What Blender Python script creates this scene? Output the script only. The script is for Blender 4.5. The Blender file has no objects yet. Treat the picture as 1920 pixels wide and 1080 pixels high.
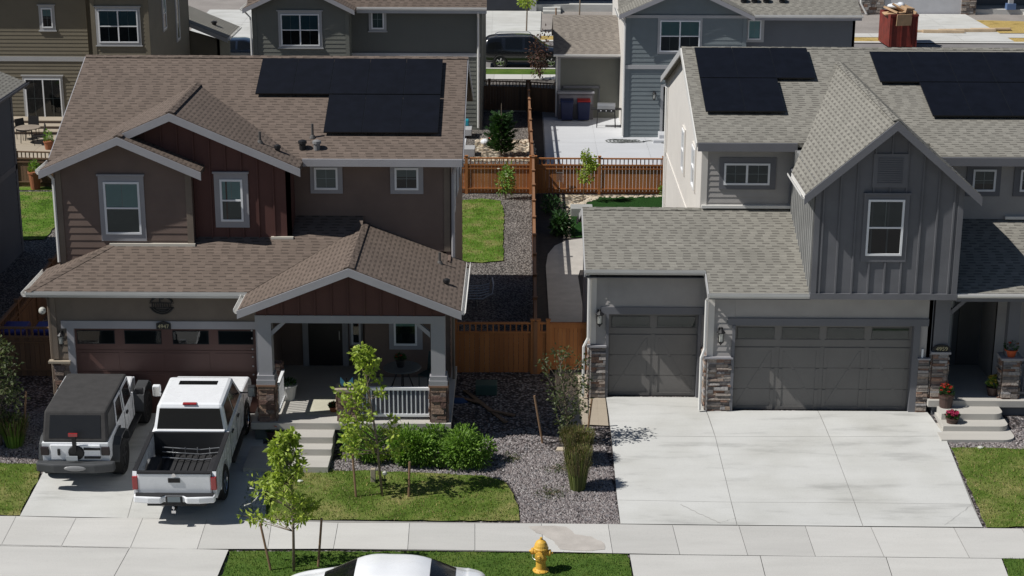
import bpy, bmesh, math, random
import numpy as np
from mathutils import Vector, Matrix
random.seed(7)
R = math.radians
S = bpy.context.scene
COL = S.collection

# ---------------------------------------------------------------- camera, world, sun
FPX = 3290.0
PITCH, YAW, ROLL = R(17.0), R(.31), R(.2)
_cp, _sp, _cy, _sy = math.cos(PITCH), math.sin(PITCH), math.cos(YAW), math.sin(YAW)
FWD = Vector((-_sy*_cp, _cy*_cp, -_sp)); _rt = Vector((_cy, _sy, 0)); _up = _rt.cross(FWD)
RT = _rt*math.cos(ROLL)+_up*math.sin(ROLL); UP = -_rt*math.sin(ROLL)+_up*math.cos(ROLL)
CAM = Vector((0, -44.49, 17.09))
cd = bpy.data.cameras.new('camera'); cam = bpy.data.objects.new('camera', cd); COL.objects.link(cam)
cd.sensor_width = 36; cd.lens = FPX/1920*36; cd.clip_start = .5; cd.clip_end = 2000
m = Matrix((RT, UP, -FWD)).transposed().to_4x4(); m.translation = CAM; cam.matrix_world = m
S.camera = cam
S.render.resolution_x, S.render.resolution_y = 1024, 576
SUN_D = Vector((1.45, .36, -1.72)).normalized()          # direction light travels
w = bpy.data.worlds.new('World'); S.world = w; w.use_nodes = True
nt = w.node_tree; sky = nt.nodes.new('ShaderNodeTexSky'); sky.sky_type = 'NISHITA'; sky.sun_disc = False
sky.sun_elevation = math.asin(-SUN_D.z); sky.sun_rotation = math.atan2(-SUN_D.x, -SUN_D.y); sky.altitude = 1600
nt.links.new(sky.outputs[0], nt.nodes['Background'].inputs[0]); nt.nodes['Background'].inputs[1].default_value = .056
sl = bpy.data.lights.new('sun', 'SUN'); sl.energy = 5.0; sl.angle = R(.5); sl.color = (1, .972, .93)
so = bpy.data.objects.new('sun', sl); COL.objects.link(so); so.rotation_euler = SUN_D.to_track_quat('-Z', 'Y').to_euler()
so.location = (-30, -5, 40)
S.view_settings.view_transform = 'Standard'; S.view_settings.look = 'None'
S.view_settings.exposure = -.1; S.view_settings.gamma = 1

# ---------------------------------------------------------------- photo point -> world point
def ray(px, py): return FWD + RT*((px-960)/FPX) - UP*((py-540)/FPX)
def gz(y):
    if y >= -.4: return 0.
    if y >= -6.3: return -.45*(-.4-y)/5.9
    if y >= -8: return -.45-.03*(-6.3-y)/1.7
    if y >= -10: return -.48-.03*(-8-y)/2
    return -.51
def G(px, py, z=None):
    d = ray(px, py); zz = z if z is not None else 0.
    for i in range(1 if z is not None else 12):
        p = CAM + d*((zz-CAM.z)/d.z)
        if z is None: zz = gz(p.y)
    return (p.x, p.y)
def onY(px, py, y):
    d = ray(px, py); p = CAM + d*((y-CAM.y)/d.y); return (p.x, p.z)

# ---------------------------------------------------------------- materials
MATS = {}
def nodes(name):
    m = bpy.data.materials.new(name); m.use_nodes = True
    return m, m.node_tree, m.node_tree.nodes, m.node_tree.nodes['Principled BSDF'], m.node_tree.links
def N(nt, t, **kw):
    n = nt.nodes.new(t)
    for k, v in kw.items():
        if k == 'ins':
            for a, b in v.items(): n.inputs[a].default_value = b
        else: setattr(n, k, v)
    return n
def c4(c, f=1): return (min(c[0]*f, 1), min(c[1]*f, 1), min(c[2]*f, 1), 1)
def mathn(nt, op, a, b=None, c=None):
    n = nt.nodes.new('ShaderNodeMath'); n.operation = op
    for i, v in enumerate((a, b, c)):
        if v is None: continue
        if isinstance(v, (int, float)): n.inputs[i].default_value = v
        else: nt.links.new(v, n.inputs[i])
    return n.outputs[0]
def mixc(nt, f, a, b, mode='MIX'):
    n = nt.nodes.new('ShaderNodeMix'); n.data_type = 'RGBA'; n.blend_type = mode
    for i, v in ((0, f), (6, a), (7, b)):
        if isinstance(v, (int, float, tuple)): n.inputs[i].default_value = v
        else: nt.links.new(v, n.inputs[i])
    return n.outputs[2]
def ramp(nt, f, stops):
    n = nt.nodes.new('ShaderNodeValToRGB'); cr = n.color_ramp
    while len(cr.elements) < len(stops): cr.elements.new(.5)
    for e, (p, c) in zip(cr.elements, stops): e.position = p; e.color = c if len(c) == 4 else (*c, 1)
    nt.links.new(f, n.inputs[0]); return n.outputs[0]
def noise(nt, vec, scale, detail=3, rough=.55):
    n = N(nt, 'ShaderNodeTexNoise', ins={'Scale': scale, 'Detail': detail, 'Roughness': rough}); nt.links.new(vec, n.inputs['Vector']); return n.outputs['Fac']
def bumpn(nt, h, strength, dist=.01):
    n = N(nt, 'ShaderNodeBump', ins={'Strength': strength, 'Distance': dist}); nt.links.new(h, n.inputs['Height']); return n.outputs[0]
def M(name, col, rough=.65, var=.12, scale=1.5, bump=.15, bscale=60, metal=0, spec=.4, isl=0, fine=.08):
    if name in MATS: return MATS[name]
    m, nt, ns, bs, L = nodes(name)
    tc = ns.new('ShaderNodeTexCoord').outputs['Object']
    f = noise(nt, tc, scale, 4)
    c = ramp(nt, f, [(.3, c4(col, 1-var)), (.7, c4(col, 1+var))])
    f2 = noise(nt, tc, bscale, 2)
    c = mixc(nt, 1.0, c, ramp(nt, f2, [(.3, (1-fine,)*3), (.7, (1+0*fine,)*3)]), 'MULTIPLY')
    if isl:
        g = ns.new('ShaderNodeNewGeometry').outputs['Random Per Island']
        c = mixc(nt, 1.0, c, ramp(nt, g, [(0, (1-isl,)*3), (1, (1,)*3)]), 'MULTIPLY')
    L.new(c, bs.inputs['Base Color']); bs.inputs['Roughness'].default_value = rough
    bs.inputs['Metallic'].default_value = metal; bs.inputs['Specular IOR Level'].default_value = spec
    if bump: L.new(bumpn(nt, f2, bump, .01), bs.inputs['Normal'])
    MATS[name] = m; return m
def shingle(name, base, dark, light):
    m, nt, ns, bs, L = nodes(name)
    uv = ns.new('ShaderNodeUVMap').outputs[0]
    sx = ns.new('ShaderNodeSeparateXYZ'); L.new(uv, sx.inputs[0]); u, v = sx.outputs[0], sx.outputs[1]
    vs = mathn(nt, 'DIVIDE', v, .125); row = mathn(nt, 'FLOOR', vs); fr = mathn(nt, 'FRACT', vs)
    wr = N(nt, 'ShaderNodeTexWhiteNoise', noise_dimensions='1D'); L.new(row, wr.inputs['W'])
    us = mathn(nt, 'ADD', mathn(nt, 'DIVIDE', u, .2), mathn(nt, 'MULTIPLY', wr.outputs[0], 7.3))
    ci = mathn(nt, 'FLOOR', us)
    cv = ns.new('ShaderNodeCombineXYZ'); L.new(ci, cv.inputs[0]); L.new(row, cv.inputs[1])
    wn = N(nt, 'ShaderNodeTexWhiteNoise', noise_dimensions='2D'); L.new(cv.outputs[0], wn.inputs['Vector'])
    alt = mathn(nt, 'MODULO', mathn(nt, 'ABSOLUTE', ci), 2)
    a2 = mathn(nt, 'ADD', mathn(nt, 'MULTIPLY', alt, .6), mathn(nt, 'MULTIPLY', wn.outputs[0], .4))   # raised tab or recessed slot
    tab = ramp(nt, wn.outputs[0], [(0, c4(base, .98)), (.6, c4(base, 1.06)), (1, c4(base, 1.16))])
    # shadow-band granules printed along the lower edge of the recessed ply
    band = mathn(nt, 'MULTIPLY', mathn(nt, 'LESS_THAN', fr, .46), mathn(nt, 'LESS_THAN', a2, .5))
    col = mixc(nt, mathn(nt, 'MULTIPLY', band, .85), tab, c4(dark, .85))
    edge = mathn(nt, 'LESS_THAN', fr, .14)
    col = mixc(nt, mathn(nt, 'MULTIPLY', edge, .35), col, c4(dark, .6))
    tc = ns.new('ShaderNodeTexCoord').outputs['Object']
    big = ramp(nt, noise(nt, tc, .9, 4), [(.25, (.9,)*3), (.5, (1,)*3), (.75, (1.06,)*3)])
    col = mixc(nt, 1.0, col, big, 'MULTIPLY')
    gr = ramp(nt, noise(nt, tc, 90, 2), [(.3, (.8,)*3), (.7, (1.15,)*3)])
    col = mixc(nt, 1.0, col, gr, 'MULTIPLY')
    L.new(col, bs.inputs['Base Color']); bs.inputs['Roughness'].default_value = .9; bs.inputs['Specular IOR Level'].default_value = .2
    h = mathn(nt, 'ADD', mathn(nt, 'MULTIPLY', mathn(nt, 'SUBTRACT', 1, fr), .8), mathn(nt, 'MULTIPLY', mathn(nt, 'GREATER_THAN', a2, .5), .45))
    L.new(bumpn(nt, h, .7, .012), bs.inputs['Normal'])
    MATS[name] = m; return m
def gravel(name, cols, size=.06, patch=None):
    m, nt, ns, bs, L = nodes(name)
    tc = ns.new('ShaderNodeTexCoord').outputs['Object']
    dn = N(nt, 'ShaderNodeTexVoronoi', ins={'Scale': 1/size, 'Randomness': 1.0}); L.new(tc, dn.inputs['Vector'])
    sep = ns.new('ShaderNodeSeparateColor'); L.new(dn.outputs['Color'], sep.inputs[0])
    n = len(cols); col = ramp(nt, sep.outputs[0], [(i/(n-1), c4(c)) for i, c in enumerate(cols)])
    gap = ramp(nt, dn.outputs['Distance'], [(.32, (1,)*3), (.62, (.22,)*3)])
    col = mixc(nt, 1.0, col, gap, 'MULTIPLY')
    L.new(mixc(nt, 1.0, col, ramp(nt, noise(nt, tc, .8, 4), [(.3, (.82,)*3), (.7, (1.12,)*3)]), 'MULTIPLY'), bs.inputs['Base Color'])
    bs.inputs['Roughness'].default_value = .85; bs.inputs['Specular IOR Level'].default_value = .25
    hh = mathn(nt, 'SUBTRACT', 1, dn.outputs['Distance'])
    L.new(bumpn(nt, hh, 1.0, .045), bs.inputs['Normal'])
    MATS[name] = m; return m
def lawnmat(name, green, dry, amt=.5):
    m, nt, ns, bs, L = nodes(name)
    tc = ns.new('ShaderNodeTexCoord').outputs['Object']
    a = noise(nt, tc, 1.1, 5, .6); b = noise(nt, tc, 35, 3, .7)
    f = mathn(nt, 'ADD', mathn(nt, 'MULTIPLY', a, .75), mathn(nt, 'MULTIPLY', b, .25))
    c = ramp(nt, f, [(.36, c4(green, .6)), (.47, c4(green)), (.47+.2*(1-amt), c4([(g+d)/2 for g, d in zip(green, dry)])), (.66, c4(dry))])
    c = mixc(nt, 1.0, c, ramp(nt, noise(nt, tc, 120, 2), [(.3, (.6,)*3), (.7, (1.2,)*3)]), 'MULTIPLY')
    L.new(c, bs.inputs['Base Color']); bs.inputs['Roughness'].default_value = .9; bs.inputs['Specular IOR Level'].default_value = .1
    L.new(bumpn(nt, b, 1.0, .05), bs.inputs['Normal']); MATS[name] = m; return m
def concmat(name, col, stain=.12, isl=.06):
    m, nt, ns, bs, L = nodes(name)
    tc = ns.new('ShaderNodeTexCoord').outputs['Object']
    mp = N(nt, 'ShaderNodeMapping', ins={'Scale': (.35, 1.7, 1)}); L.new(tc, mp.inputs[0])
    s = noise(nt, mp.outputs[0], 1.3, 6, .62)
    c = ramp(nt, s, [(.3, c4(col, 1-stain)), (.46, c4(col, .97)), (.7, c4(col, 1.03))])
    s2 = noise(nt, tc, .5, 3); c = mixc(nt, 1.0, c, ramp(nt, s2, [(.3, (1-.5*stain, 1-.52*stain, 1-.6*stain)), (.6, (1, 1, 1))]), 'MULTIPLY')
    sp = noise(nt, tc, 45, 3, .6); c = mixc(nt, 1.0, c, ramp(nt, sp, [(.25, (.86,)*3), (.5, (1,)*3)]), 'MULTIPLY')
    g = ns.new('ShaderNodeNewGeometry').outputs['Random Per Island']
    c = mixc(nt, 1.0, c, ramp(nt, g, [(0, (1-isl,)*3), (1, (1,)*3)]), 'MULTIPLY')
    L.new(c, bs.inputs['Base Color']); bs.inputs['Roughness'].default_value = .85; bs.inputs['Specular IOR Level'].default_value = .25
    L.new(bumpn(nt, sp, .15, .004), bs.inputs['Normal']); MATS[name] = m; return m
def fencemat(name, col, col2):
    m, nt, ns, bs, L = nodes(name)
    tc = ns.new('ShaderNodeTexCoord').outputs['Object']
    mp = N(nt, 'ShaderNodeMapping', ins={'Scale': (14, 14, 1.2)}); L.new(tc, mp.inputs[0])
    f = noise(nt, mp.outputs[0], 1.5, 4, .6)
    g = ns.new('ShaderNodeNewGeometry').outputs['Random Per Island']
    f = mathn(nt, 'ADD', mathn(nt, 'MULTIPLY', f, .5), mathn(nt, 'MULTIPLY', g, .5))
    L.new(ramp(nt, f, [(.2, c4(col2)), (.8, c4(col))]), bs.inputs['Base Color']); bs.inputs['Roughness'].default_value = .75
    L.new(bumpn(nt, f, .3, .01), bs.inputs['Normal']); MATS[name] = m; return m
def stonemat(name, cols):
    m, nt, ns, bs, L = nodes(name)
    g = ns.new('ShaderNodeNewGeometry').outputs['Random Per Island']
    n = len(cols); c = ramp(nt, g, [(i/(n-1), c4(k)) for i, k in enumerate(cols)])
    tc = ns.new('ShaderNodeTexCoord').outputs['Object']; f = noise(nt, tc, 14, 4, .65)
    c = mixc(nt, 1.0, c, ramp(nt, f, [(.3, (.65,)*3), (.7, (1.2,)*3)]), 'MULTIPLY')
    L.new(c, bs.inputs['Base Color']); bs.inputs['Roughness'].default_value = .8
    L.new(bumpn(nt, f, .8, .03), bs.inputs['Normal']); MATS[name] = m; return m
def leafmat(name, col, var=.45, trans=.3):
    m, nt, ns, bs, L = nodes(name)
    g = ns.new('ShaderNodeNewGeometry').outputs['Random Per Island']
    c = ramp(nt, g, [(0, c4(col, 1-var)), (.6, c4(col)), (1, c4((col[0]*1.25, col[1]*1.12, col[2]), 1+var*.5))])
    L.new(c, bs.inputs['Base Color']); bs.inputs['Roughness'].default_value = .5; bs.inputs['Specular IOR Level'].default_value = .35
    tr = ns.new('ShaderNodeBsdfTranslucent'); L.new(mixc(nt, 1., c, (1.0, 1.15, .5, 1), 'MULTIPLY'), tr.inputs[0])
    mx = ns.new('ShaderNodeMixShader'); mx.inputs[0].default_value = trans
    L.new(bs.outputs[0], mx.inputs[1]); L.new(tr.outputs[0], mx.inputs[2]); L.new(mx.outputs[0], ns['Material Output'].inputs[0])
    MATS[name] = m; return m
def glassmat(name, tint=(.75, .85, .85), refl=1.5):
    m, nt, ns, bs, L = nodes(name); ns.remove(bs)
    t = ns.new('ShaderNodeBsdfTransparent'); t.inputs[0].default_value = (*tint, 1)
    g = ns.new('ShaderNodeBsdfGlossy'); g.inputs['Roughness'].default_value = .03
    fr = ns.new('ShaderNodeFresnel'); fr.inputs[0].default_value = refl
    mx = ns.new('ShaderNodeMixShader'); f = mathn(nt, 'ADD', fr.outputs[0], .025)
    L.new(f, mx.inputs[0]); L.new(t.outputs[0], mx.inputs[1]); L.new(g.outputs[0], mx.inputs[2]); L.new(mx.outputs[0], ns['Material Output'].inputs[0])
    MATS[name] = m; return m
def paintmat(name, col, rough=.25, coat=.6, metal=0):
    m, nt, ns, bs, L = nodes(name)
    tc = ns.new('ShaderNodeTexCoord').outputs['Object']; f = noise(nt, tc, 3, 5, .6)
    L.new(ramp(nt, f, [(.3, c4(col, .95)), (.7, c4(col))]), bs.inputs['Base Color'])
    L.new(mathn(nt, 'ADD', mathn(nt, 'MULTIPLY', f, .15), rough-.05), bs.inputs['Roughness'])
    bs.inputs['Coat Weight'].default_value = coat; bs.inputs['Coat Roughness'].default_value = .06; bs.inputs['Metallic'].default_value = metal
    MATS[name] = m; return m

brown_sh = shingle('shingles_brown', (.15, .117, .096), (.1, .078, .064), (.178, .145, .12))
gray_sh = shingle('shingles_gray', (.228, .218, .19), (.145, .136, .12), (.28, .266, .232))
tan_sh = shingle('shingles_tan', (.225, .2, .172), (.15, .132, .115), (.28, .255, .22))
sid_brown = M('siding_brown', (.165, .118, .097), .7, .1, fine=.05)
sid_taupe = M('siding_taupe', (.185, .15, .118), .7, .1)
bb_red = M('siding_red', (.1, .042, .035), .7, .08)
trim_gray = M('trim_gray', (.34, .335, .35), .6, .05)
trim_lt = M('trim_light', (.42, .42, .42), .55, .04)
vinyl = M('vinyl_white', (.78, .79, .8), .4, .02, fine=0, bump=0)
gut = M('gutter_metal', (.5, .5, .48), .45, .05, bump=0)
gut_w = M('gutter_white', (.72, .71, .68), .4, .04, bump=0)
flash = M('flashing', (.62, .58, .5), .4, .05, bump=0)
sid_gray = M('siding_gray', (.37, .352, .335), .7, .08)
sid_sunlit = M('siding_sunlit', (.66, .63, .585), .75, .04)  # gray house siding lightened: sunlight on its left wall put into the colour
bb_gray = M('batten_gray', (.14, .142, .153), .7, .1)
trim_dk = M('trim_charcoal', (.15, .152, .165), .6, .05)
sid_olive = M('siding_olive', (.19, .165, .118), .7, .06)
sid_green = M('siding_green_gray', (.165, .168, .145), .7, .06)
sid_blue = M('siding_blue_gray', (.185, .215, .225), .7, .05)
sid_slate = M('siding_slate', (.13, .135, .145), .7, .05)
gdoor_br = M('garage_door_brown', (.10, .05, .042), .5, .06, bump=.05)
gdoor_gr = M('garage_door_gray', (.165, .158, .15), .5, .05, bump=.05)
gdoor_wh = M('garage_door_pale', (.5, .5, .52), .5, .05, bump=.05)
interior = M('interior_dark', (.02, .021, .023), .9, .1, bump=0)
blind = M('blind', (.3, .44, .44), .8, .05, bump=0)
blind_dk = M('blind_dark', (.085, .105, .105), .8, .1, bump=0)
curtain = M('curtain', (.55, .55, .53), .9, .1, bump=0)
glass = glassmat('window_glass')
darkglass = glassmat('dark_glass', (.12, .13, .14))
panelm = M('solar_cell', (.004, .005, .009), .5, .25, 3, bump=0, spec=.22)
panelf = M('solar_frame', (.009, .01, .013), .4, .1, bump=0)
black = M('black_metal', (.015, .015, .016), .5, .2, bump=0)
rubber = M('rubber', (.018, .018, .018), .85, .2, bscale=40)
chrome = M('chrome', (.7, .7, .72), .15, .02, metal=1, bump=0)
steel = M('galvanised_steel', (.42, .43, .44), .35, .1, metal=.8, bump=0)
stone_br = stonemat('stone_brown', [(.26, .16, .115), (.14, .08, .065), (.34, .22, .15), (.18, .15, .14), (.28, .13, .08), (.38, .3, .23), (.12, .085, .08)])
stone_gr = stonemat('stone_gray', [(.26, .24, .22), (.11, .095, .09), (.36, .32, .28), (.24, .13, .08), (.17, .16, .17), (.44, .42, .4), (.26, .18, .12)])
conc = concmat('concrete', (.59, .59, .565), .26)
conc_walk = concmat('concrete_walk', (.58, .57, .54), .07, .14)
conc_patio = concmat('concrete_patio', (.56, .57, .585), .05, .03)
conc_step = concmat('concrete_step', (.5, .48, .44), .1, .05)
conc_tan = concmat('concrete_tan', (.42, .36, .28), .15, .08)
joint = M('joint', (.3, .29, .27), .9)
asphalt = M('asphalt', (.21, .2, .195), .9, .12, 1, .4, 80)
grav_f = gravel('gravel_purple', [(.09, .078, .08), (.17, .145, .14), (.28, .245, .235), (.125, .1, .098), (.42, .39, .38), (.11, .105, .115)], .075)
grav_y = gravel('gravel_yard', [(.2, .18, .165), (.27, .245, .22), (.35, .32, .29), (.22, .19, .17), (.42, .39, .36)], .06)
grav_t = gravel('river_rock', [(.42, .34, .22), (.6, .5, .36), (.3, .22, .15), (.52, .46, .37), (.68, .6, .46)], .14)
dirt = M('dirt', (.3, .26, .21), .95, .2, .6, .4, 30)
mulch = M('mulch', (.035, .03, .028), .95, .3, 4, .6, 40)
lawn_f = lawnmat('lawn_front', (.135, .21, .036), (.36, .33, .13), .5)
lawn_g = lawnmat('lawn_strip', (.1, .18, .032), (.2, .23, .06), .2)
lawn_b = lawnmat('lawn_back', (.13, .25, .03), (.33, .29, .12), .5)
lawn_d = lawnmat('lawn_dark', (.022, .07, .014), (.03, .085, .018), .1)
drylawn = lawnmat('dry_lawn', (.55, .4, .14), (.62, .46, .19), .3)
fence_o = fencemat('fence_cedar', (.44, .18, .055), (.28, .1, .028))
fence_m = fencemat('fence_mid', (.3, .15, .075), (.17, .08, .035))
fence_d = fencemat('fence_weathered', (.2, .12, .065), (.12, .075, .045))
stakem = fencemat('stake_wood', (.3, .19, .11), (.17, .1, .06))
bark = M('bark', (.2, .16, .12), .85, .2, 20)
leaf_y = leafmat('leaf_yellow_green', (.34, .44, .075), .35, .38)
leaf_g = leafmat('leaf_green', (.18, .32, .055))
leaf_d = leafmat('leaf_dark', (.04, .1, .03))
leaf_m = leafmat('leaf_sage', (.09, .115, .05))
leaf_p = leafmat('leaf_plume', (.2, .17, .09))
leaf_o = leafmat('leaf_olive', (.17, .205, .065))
leaf_r = leafmat('leaf_maroon', (.1, .05, .04))
blade_g = leafmat('blade_green', (.15, .225, .042), .4, .3)
blade_y = leafmat('blade_dry', (.38, .33, .15), .4, .3)
blade_l = leafmat('blade_lush', (.09, .18, .03), .4, .3)
petal_o = leafmat('petal_orange', (.8, .12, .02), .3); petal_p = leafmat('petal_pink', (.55, .05, .16), .3)
petal_r = leafmat('petal_red', (.45, .03, .02), .3); petal_w = leafmat('petal_white', (.8, .8, .76), .1); petal_yy = leafmat('petal_yellow', (.6, .45, .08), .3)
white_p = paintmat('paint_white', (.87, .885, .9)); black_p = paintmat('paint_black', (.008, .009, .012), .2, 1)
navy_p = paintmat('paint_navy', (.01, .016, .03), .2, 1)
hyd_y = paintmat('paint_yellow', (.72, .42, .06), .5, .1)
softtop = M('soft_top_canvas', (.048, .046, .045), .85, .15, 5)
blk_pl = M('black_plastic', (.022, .022, .024), .6, .15, bump=.05)
gry_pl = M('gray_bumper', (.06, .063, .066), .55, .15, bump=.05)
taill = paintmat('taillight_red', (.35, .012, .015), .2, 1)
binblue = M('bin_blue', (.012, .02, .075), .5, .1, bump=.05)
binred = M('bin_lid_red', (.42, .025, .02), .5, .1, bump=.05)
binb = M('bin_bright_blue', (.02, .028, .2), .5, .1, bump=.05)
rust = M('dumpster_red', (.16, .022, .015), .6, .35, 2)
card = M('cardboard', (.5, .33, .19), .85, .15, 3)
plasticw = M('plastic_sheet', (.72, .74, .76), .3, .1, 6)
potbr = M('pot_brown', (.07, .042, .035), .5, .15)
terra = M('terracotta', (.3, .11, .05), .7, .15)
whitepot = M('pot_white', (.6, .6, .58), .5, .1)
tealp = M('teal_plastic', (.02, .28, .36), .4, .1, bump=0)
doorm = M('door_dark', (.02, .018, .018), .4, .1, bump=0)
numer = M('numeral_gold', (.5, .45, .28), .4, .1, bump=0)
lampg = M('lamp_glass', (.55, .55, .5), .2, .05, bump=0)
lumber = M('lumber', (.55, .42, .28), .8, .15)
rockp = M('rock_pale', (.55, .47, .36), .85, .15, 8, .5, 20)

# ---------------------------------------------------------------- mesh builder
WORLD = set()
SPLIT = {'corner_board', 'soffit', 'stone_cap', 'porch_column', 'porch_railing', 'wall_flashing', 'trim_band', 'fascia', 'door_trim', 'upright'}
class B:
    def __init__(s): s.v = []; s.f = []
    def face(s, pts):
        i = len(s.v); s.v += [tuple(p) for p in pts]; s.f.append(list(range(i, i+len(pts))))
    def grid(s, verts, faces):
        i = len(s.v); s.v += [tuple(p) for p in verts]; s.f += [[i+k for k in f] for f in faces]
    def hexa(s, c):     # 8 corners: 0-3 bottom ccw, 4-7 top
        s.grid(c, [(3, 2, 1, 0), (4, 5, 6, 7), (0, 1, 5, 4), (1, 2, 6, 5), (2, 3, 7, 6), (3, 0, 4, 7)])
    def box(s, x0, x1, y0, y1, z0, z1):
        s.hexa([(x0, y0, z0), (x1, y0, z0), (x1, y1, z0), (x0, y1, z0), (x0, y0, z1), (x1, y0, z1), (x1, y1, z1), (x0, y1, z1)])
    def bar(s, a, b, w, h, up=(0, 0, 1)):   # beam from a to b
        a, b, up = Vector(a), Vector(b), Vector(up); d = (b-a).normalized(); x = d.cross(up)
        x = x.normalized() if x.length > 1e-4 else Vector((1, 0, 0)); y = x.cross(d)
        x *= w/2; y *= h/2
        s.hexa([a-x-y, a+x-y, b+x-y, b-x-y, a-x+y, a+x+y, b+x+y, b-x+y])
    def prism(s, pts, off):   # pts 3D polygon, extruded by vector off
        n = len(pts); off = Vector(off); a = [Vector(p) for p in pts]
        s.grid([*a, *[p+off for p in a]], [list(range(n))[::-1], list(range(n, 2*n))] + [(i, (i+1) % n, n+(i+1) % n, n+i) for i in range(n)])
    def tube(s, pts, r, n=8, cap=True):
        pts = [Vector(p) for p in pts]; rs = r if isinstance(r, (list, tuple)) else [r]*len(pts)
        i0 = len(s.v); prev = None
        for k, p in enumerate(pts):
            d = (pts[min(k+1, len(pts)-1)]-pts[max(k-1, 0)]).normalized()
            ref = prev if prev else (Vector((1, 0, 0)) if abs(d.x) < .9 else Vector((0, 1, 0)))
            x = (ref - d*ref.dot(d)).normalized(); y = d.cross(x); prev = x
            for j in range(n):
                a = 2*math.pi*j/n; s.v.append(tuple(p+(x*math.cos(a)+y*math.sin(a))*rs[k]))
        for k in range(len(pts)-1):
            for j in range(n):
                a = i0+k*n+j; b = i0+k*n+(j+1) % n; s.f.append([a, b, b+n, a+n])
        if cap: s.f.append([i0+j for j in range(n)][::-1]); s.f.append([i0+(len(pts)-1)*n+j for j in range(n)])
    def lathe(s, prof, c=(0, 0, 0), n=20, axis='Z'):   # prof: (r, h)
        i0 = len(s.v)
        for r, h in prof:
            for j in range(n):
                a = 2*math.pi*j/n; x, y = r*math.cos(a), r*math.sin(a)
                p = (x, y, h) if axis == 'Z' else (h, x, y) if axis == 'X' else (x, h, y)
                s.v.append((c[0]+p[0], c[1]+p[1], c[2]+p[2]))
        for k in range(len(prof)-1):
            for j in range(n): a = i0+k*n+j; b = i0+k*n+(j+1) % n; s.f.append([a, b, b+n, a+n])
        s.f.append([i0+j for j in range(n)][::-1]); s.f.append([i0+(len(prof)-1)*n+j for j in range(n)])
    def ball(s, c, r, n=10):
        rx, ry, rz = r if isinstance(r, tuple) else (r,)*3; i0 = len(s.v); m_ = n//2+1
        for k in range(m_+1):
            t = math.pi*k/m_
            for j in range(n):
                a = 2*math.pi*j/n; s.v.append((c[0]+rx*math.sin(t)*math.cos(a), c[1]+ry*math.sin(t)*math.sin(a), c[2]+rz*math.cos(t)))
        for k in range(m_):
            for j in range(n): a = i0+k*n+j; b = i0+k*n+(j+1) % n; s.f.append([a, b, b+n, a+n])
    def build(s, name, mat, parent=None, smooth=False, bevel=0, loc=None, subsurf=0):
        if name in SPLIT and len(s.v) > 8 and len(s.v) % 8 == 0:       # separate pieces become separate parts
            n = len(s.v)//8; bb = []
            for k in range(n):
                q = s.v[k*8:k*8+8]; bb.append([min(p[i] for p in q)-.02 for i in range(3)]+[max(p[i] for p in q)+.02 for i in range(3)])
            lab = list(range(n))
            def find(a):
                while lab[a] != a: a = lab[a]
                return a
            for i in range(n):
                for j in range(i):
                    if all(bb[i][k] <= bb[j][k+3] and bb[j][k] <= bb[i][k+3] for k in range(3)): lab[find(i)] = find(j)
            gr = {}
            for i in range(n): gr.setdefault(find(i), []).append(i)
            if len(gr) > 1 and all(k//8 == f[0]//8 for f in s.f for k in f):
                for g in gr.values():
                    c = B(); ids = set(g)
                    for k in g: c.grid(s.v[k*8:k*8+8], [[v-k*8 for v in f] for f in s.f if f[0]//8 == k])
                    o = c.build(name, mat, parent, smooth, bevel, loc, subsurf)
                return o
        me = bpy.data.meshes.new(name); me.from_pydata(s.v, [], s.f); me.validate(); 
        bm = bmesh.new(); bm.from_mesh(me)
        if smooth or bevel: bmesh.ops.remove_doubles(bm, verts=bm.verts, dist=1e-5)
        if len(s.f) < 60000: bmesh.ops.recalc_face_normals(bm, faces=bm.faces)
        bm.to_mesh(me); bm.free()
        uvl = me.uv_layers.new(name='UVMap'); Z = Vector((0, 0, 1))
        if len(me.polygons) < 3000:
            for p in me.polygons:
                n = p.normal
                if abs(n.z) > .999: h, t = Vector((1, 0, 0)), Vector((0, 1, 0))
                else:
                    h = Z.cross(n).normalized(); t = n.cross(h)
                for li in p.loop_indices:
                    co = me.vertices[me.loops[li].vertex_index].co; uvl.data[li].uv = (co.dot(h), co.dot(t))
        if smooth: me.polygons.foreach_set('use_smooth', [True]*len(me.polygons))
        me.materials.append(mat)
        o = bpy.data.objects.new(name, me); COL.objects.link(o)
        if parent:
            o.parent = parent
            if parent.name in WORLD: o.matrix_parent_inverse = Matrix.Translation(-parent.location)
        if loc: o.location = loc
        if bevel:
            b = o.modifiers.new('bevel', 'BEVEL'); b.width = bevel; b.segments = 2; b.limit_method = 'ANGLE'; b.angle_limit = R(35)
        if subsurf:
            b = o.modifiers.new('sub', 'SUBSURF'); b.levels = subsurf; b.render_levels = subsurf
        return o
def tag(o, label=None, cat=None, group=None, kind=None):
    if label: o['label'] = label
    if cat: o['category'] = cat
    if group: o['group'] = group
    if kind: o['kind'] = kind
    return o
def thing(name, label, cat, loc=(0, 0, 0), rz=0, group=None):
    o = bpy.data.objects.new(name, None); o.empty_display_size = .3; COL.objects.link(o); o.location = loc; o.rotation_euler = (0, 0, rz)
    return tag(o, label, cat, group)
def house(name, label, loc):
    o = thing(name, label, 'house', loc); WORLD.add(o.name); return o
def wthing(name, label, cat, loc, group=None):
    o = thing(name, label, cat, loc, 0, group); WORLD.add(o.name); return o
def copy_tree(o, parent=None):
    c = o.copy(); COL.objects.link(c)
    if parent: c.parent = parent
    for ch in [k for k in list(COL.objects) if k.parent == o]: copy_tree(ch, c)
    return c
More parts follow.
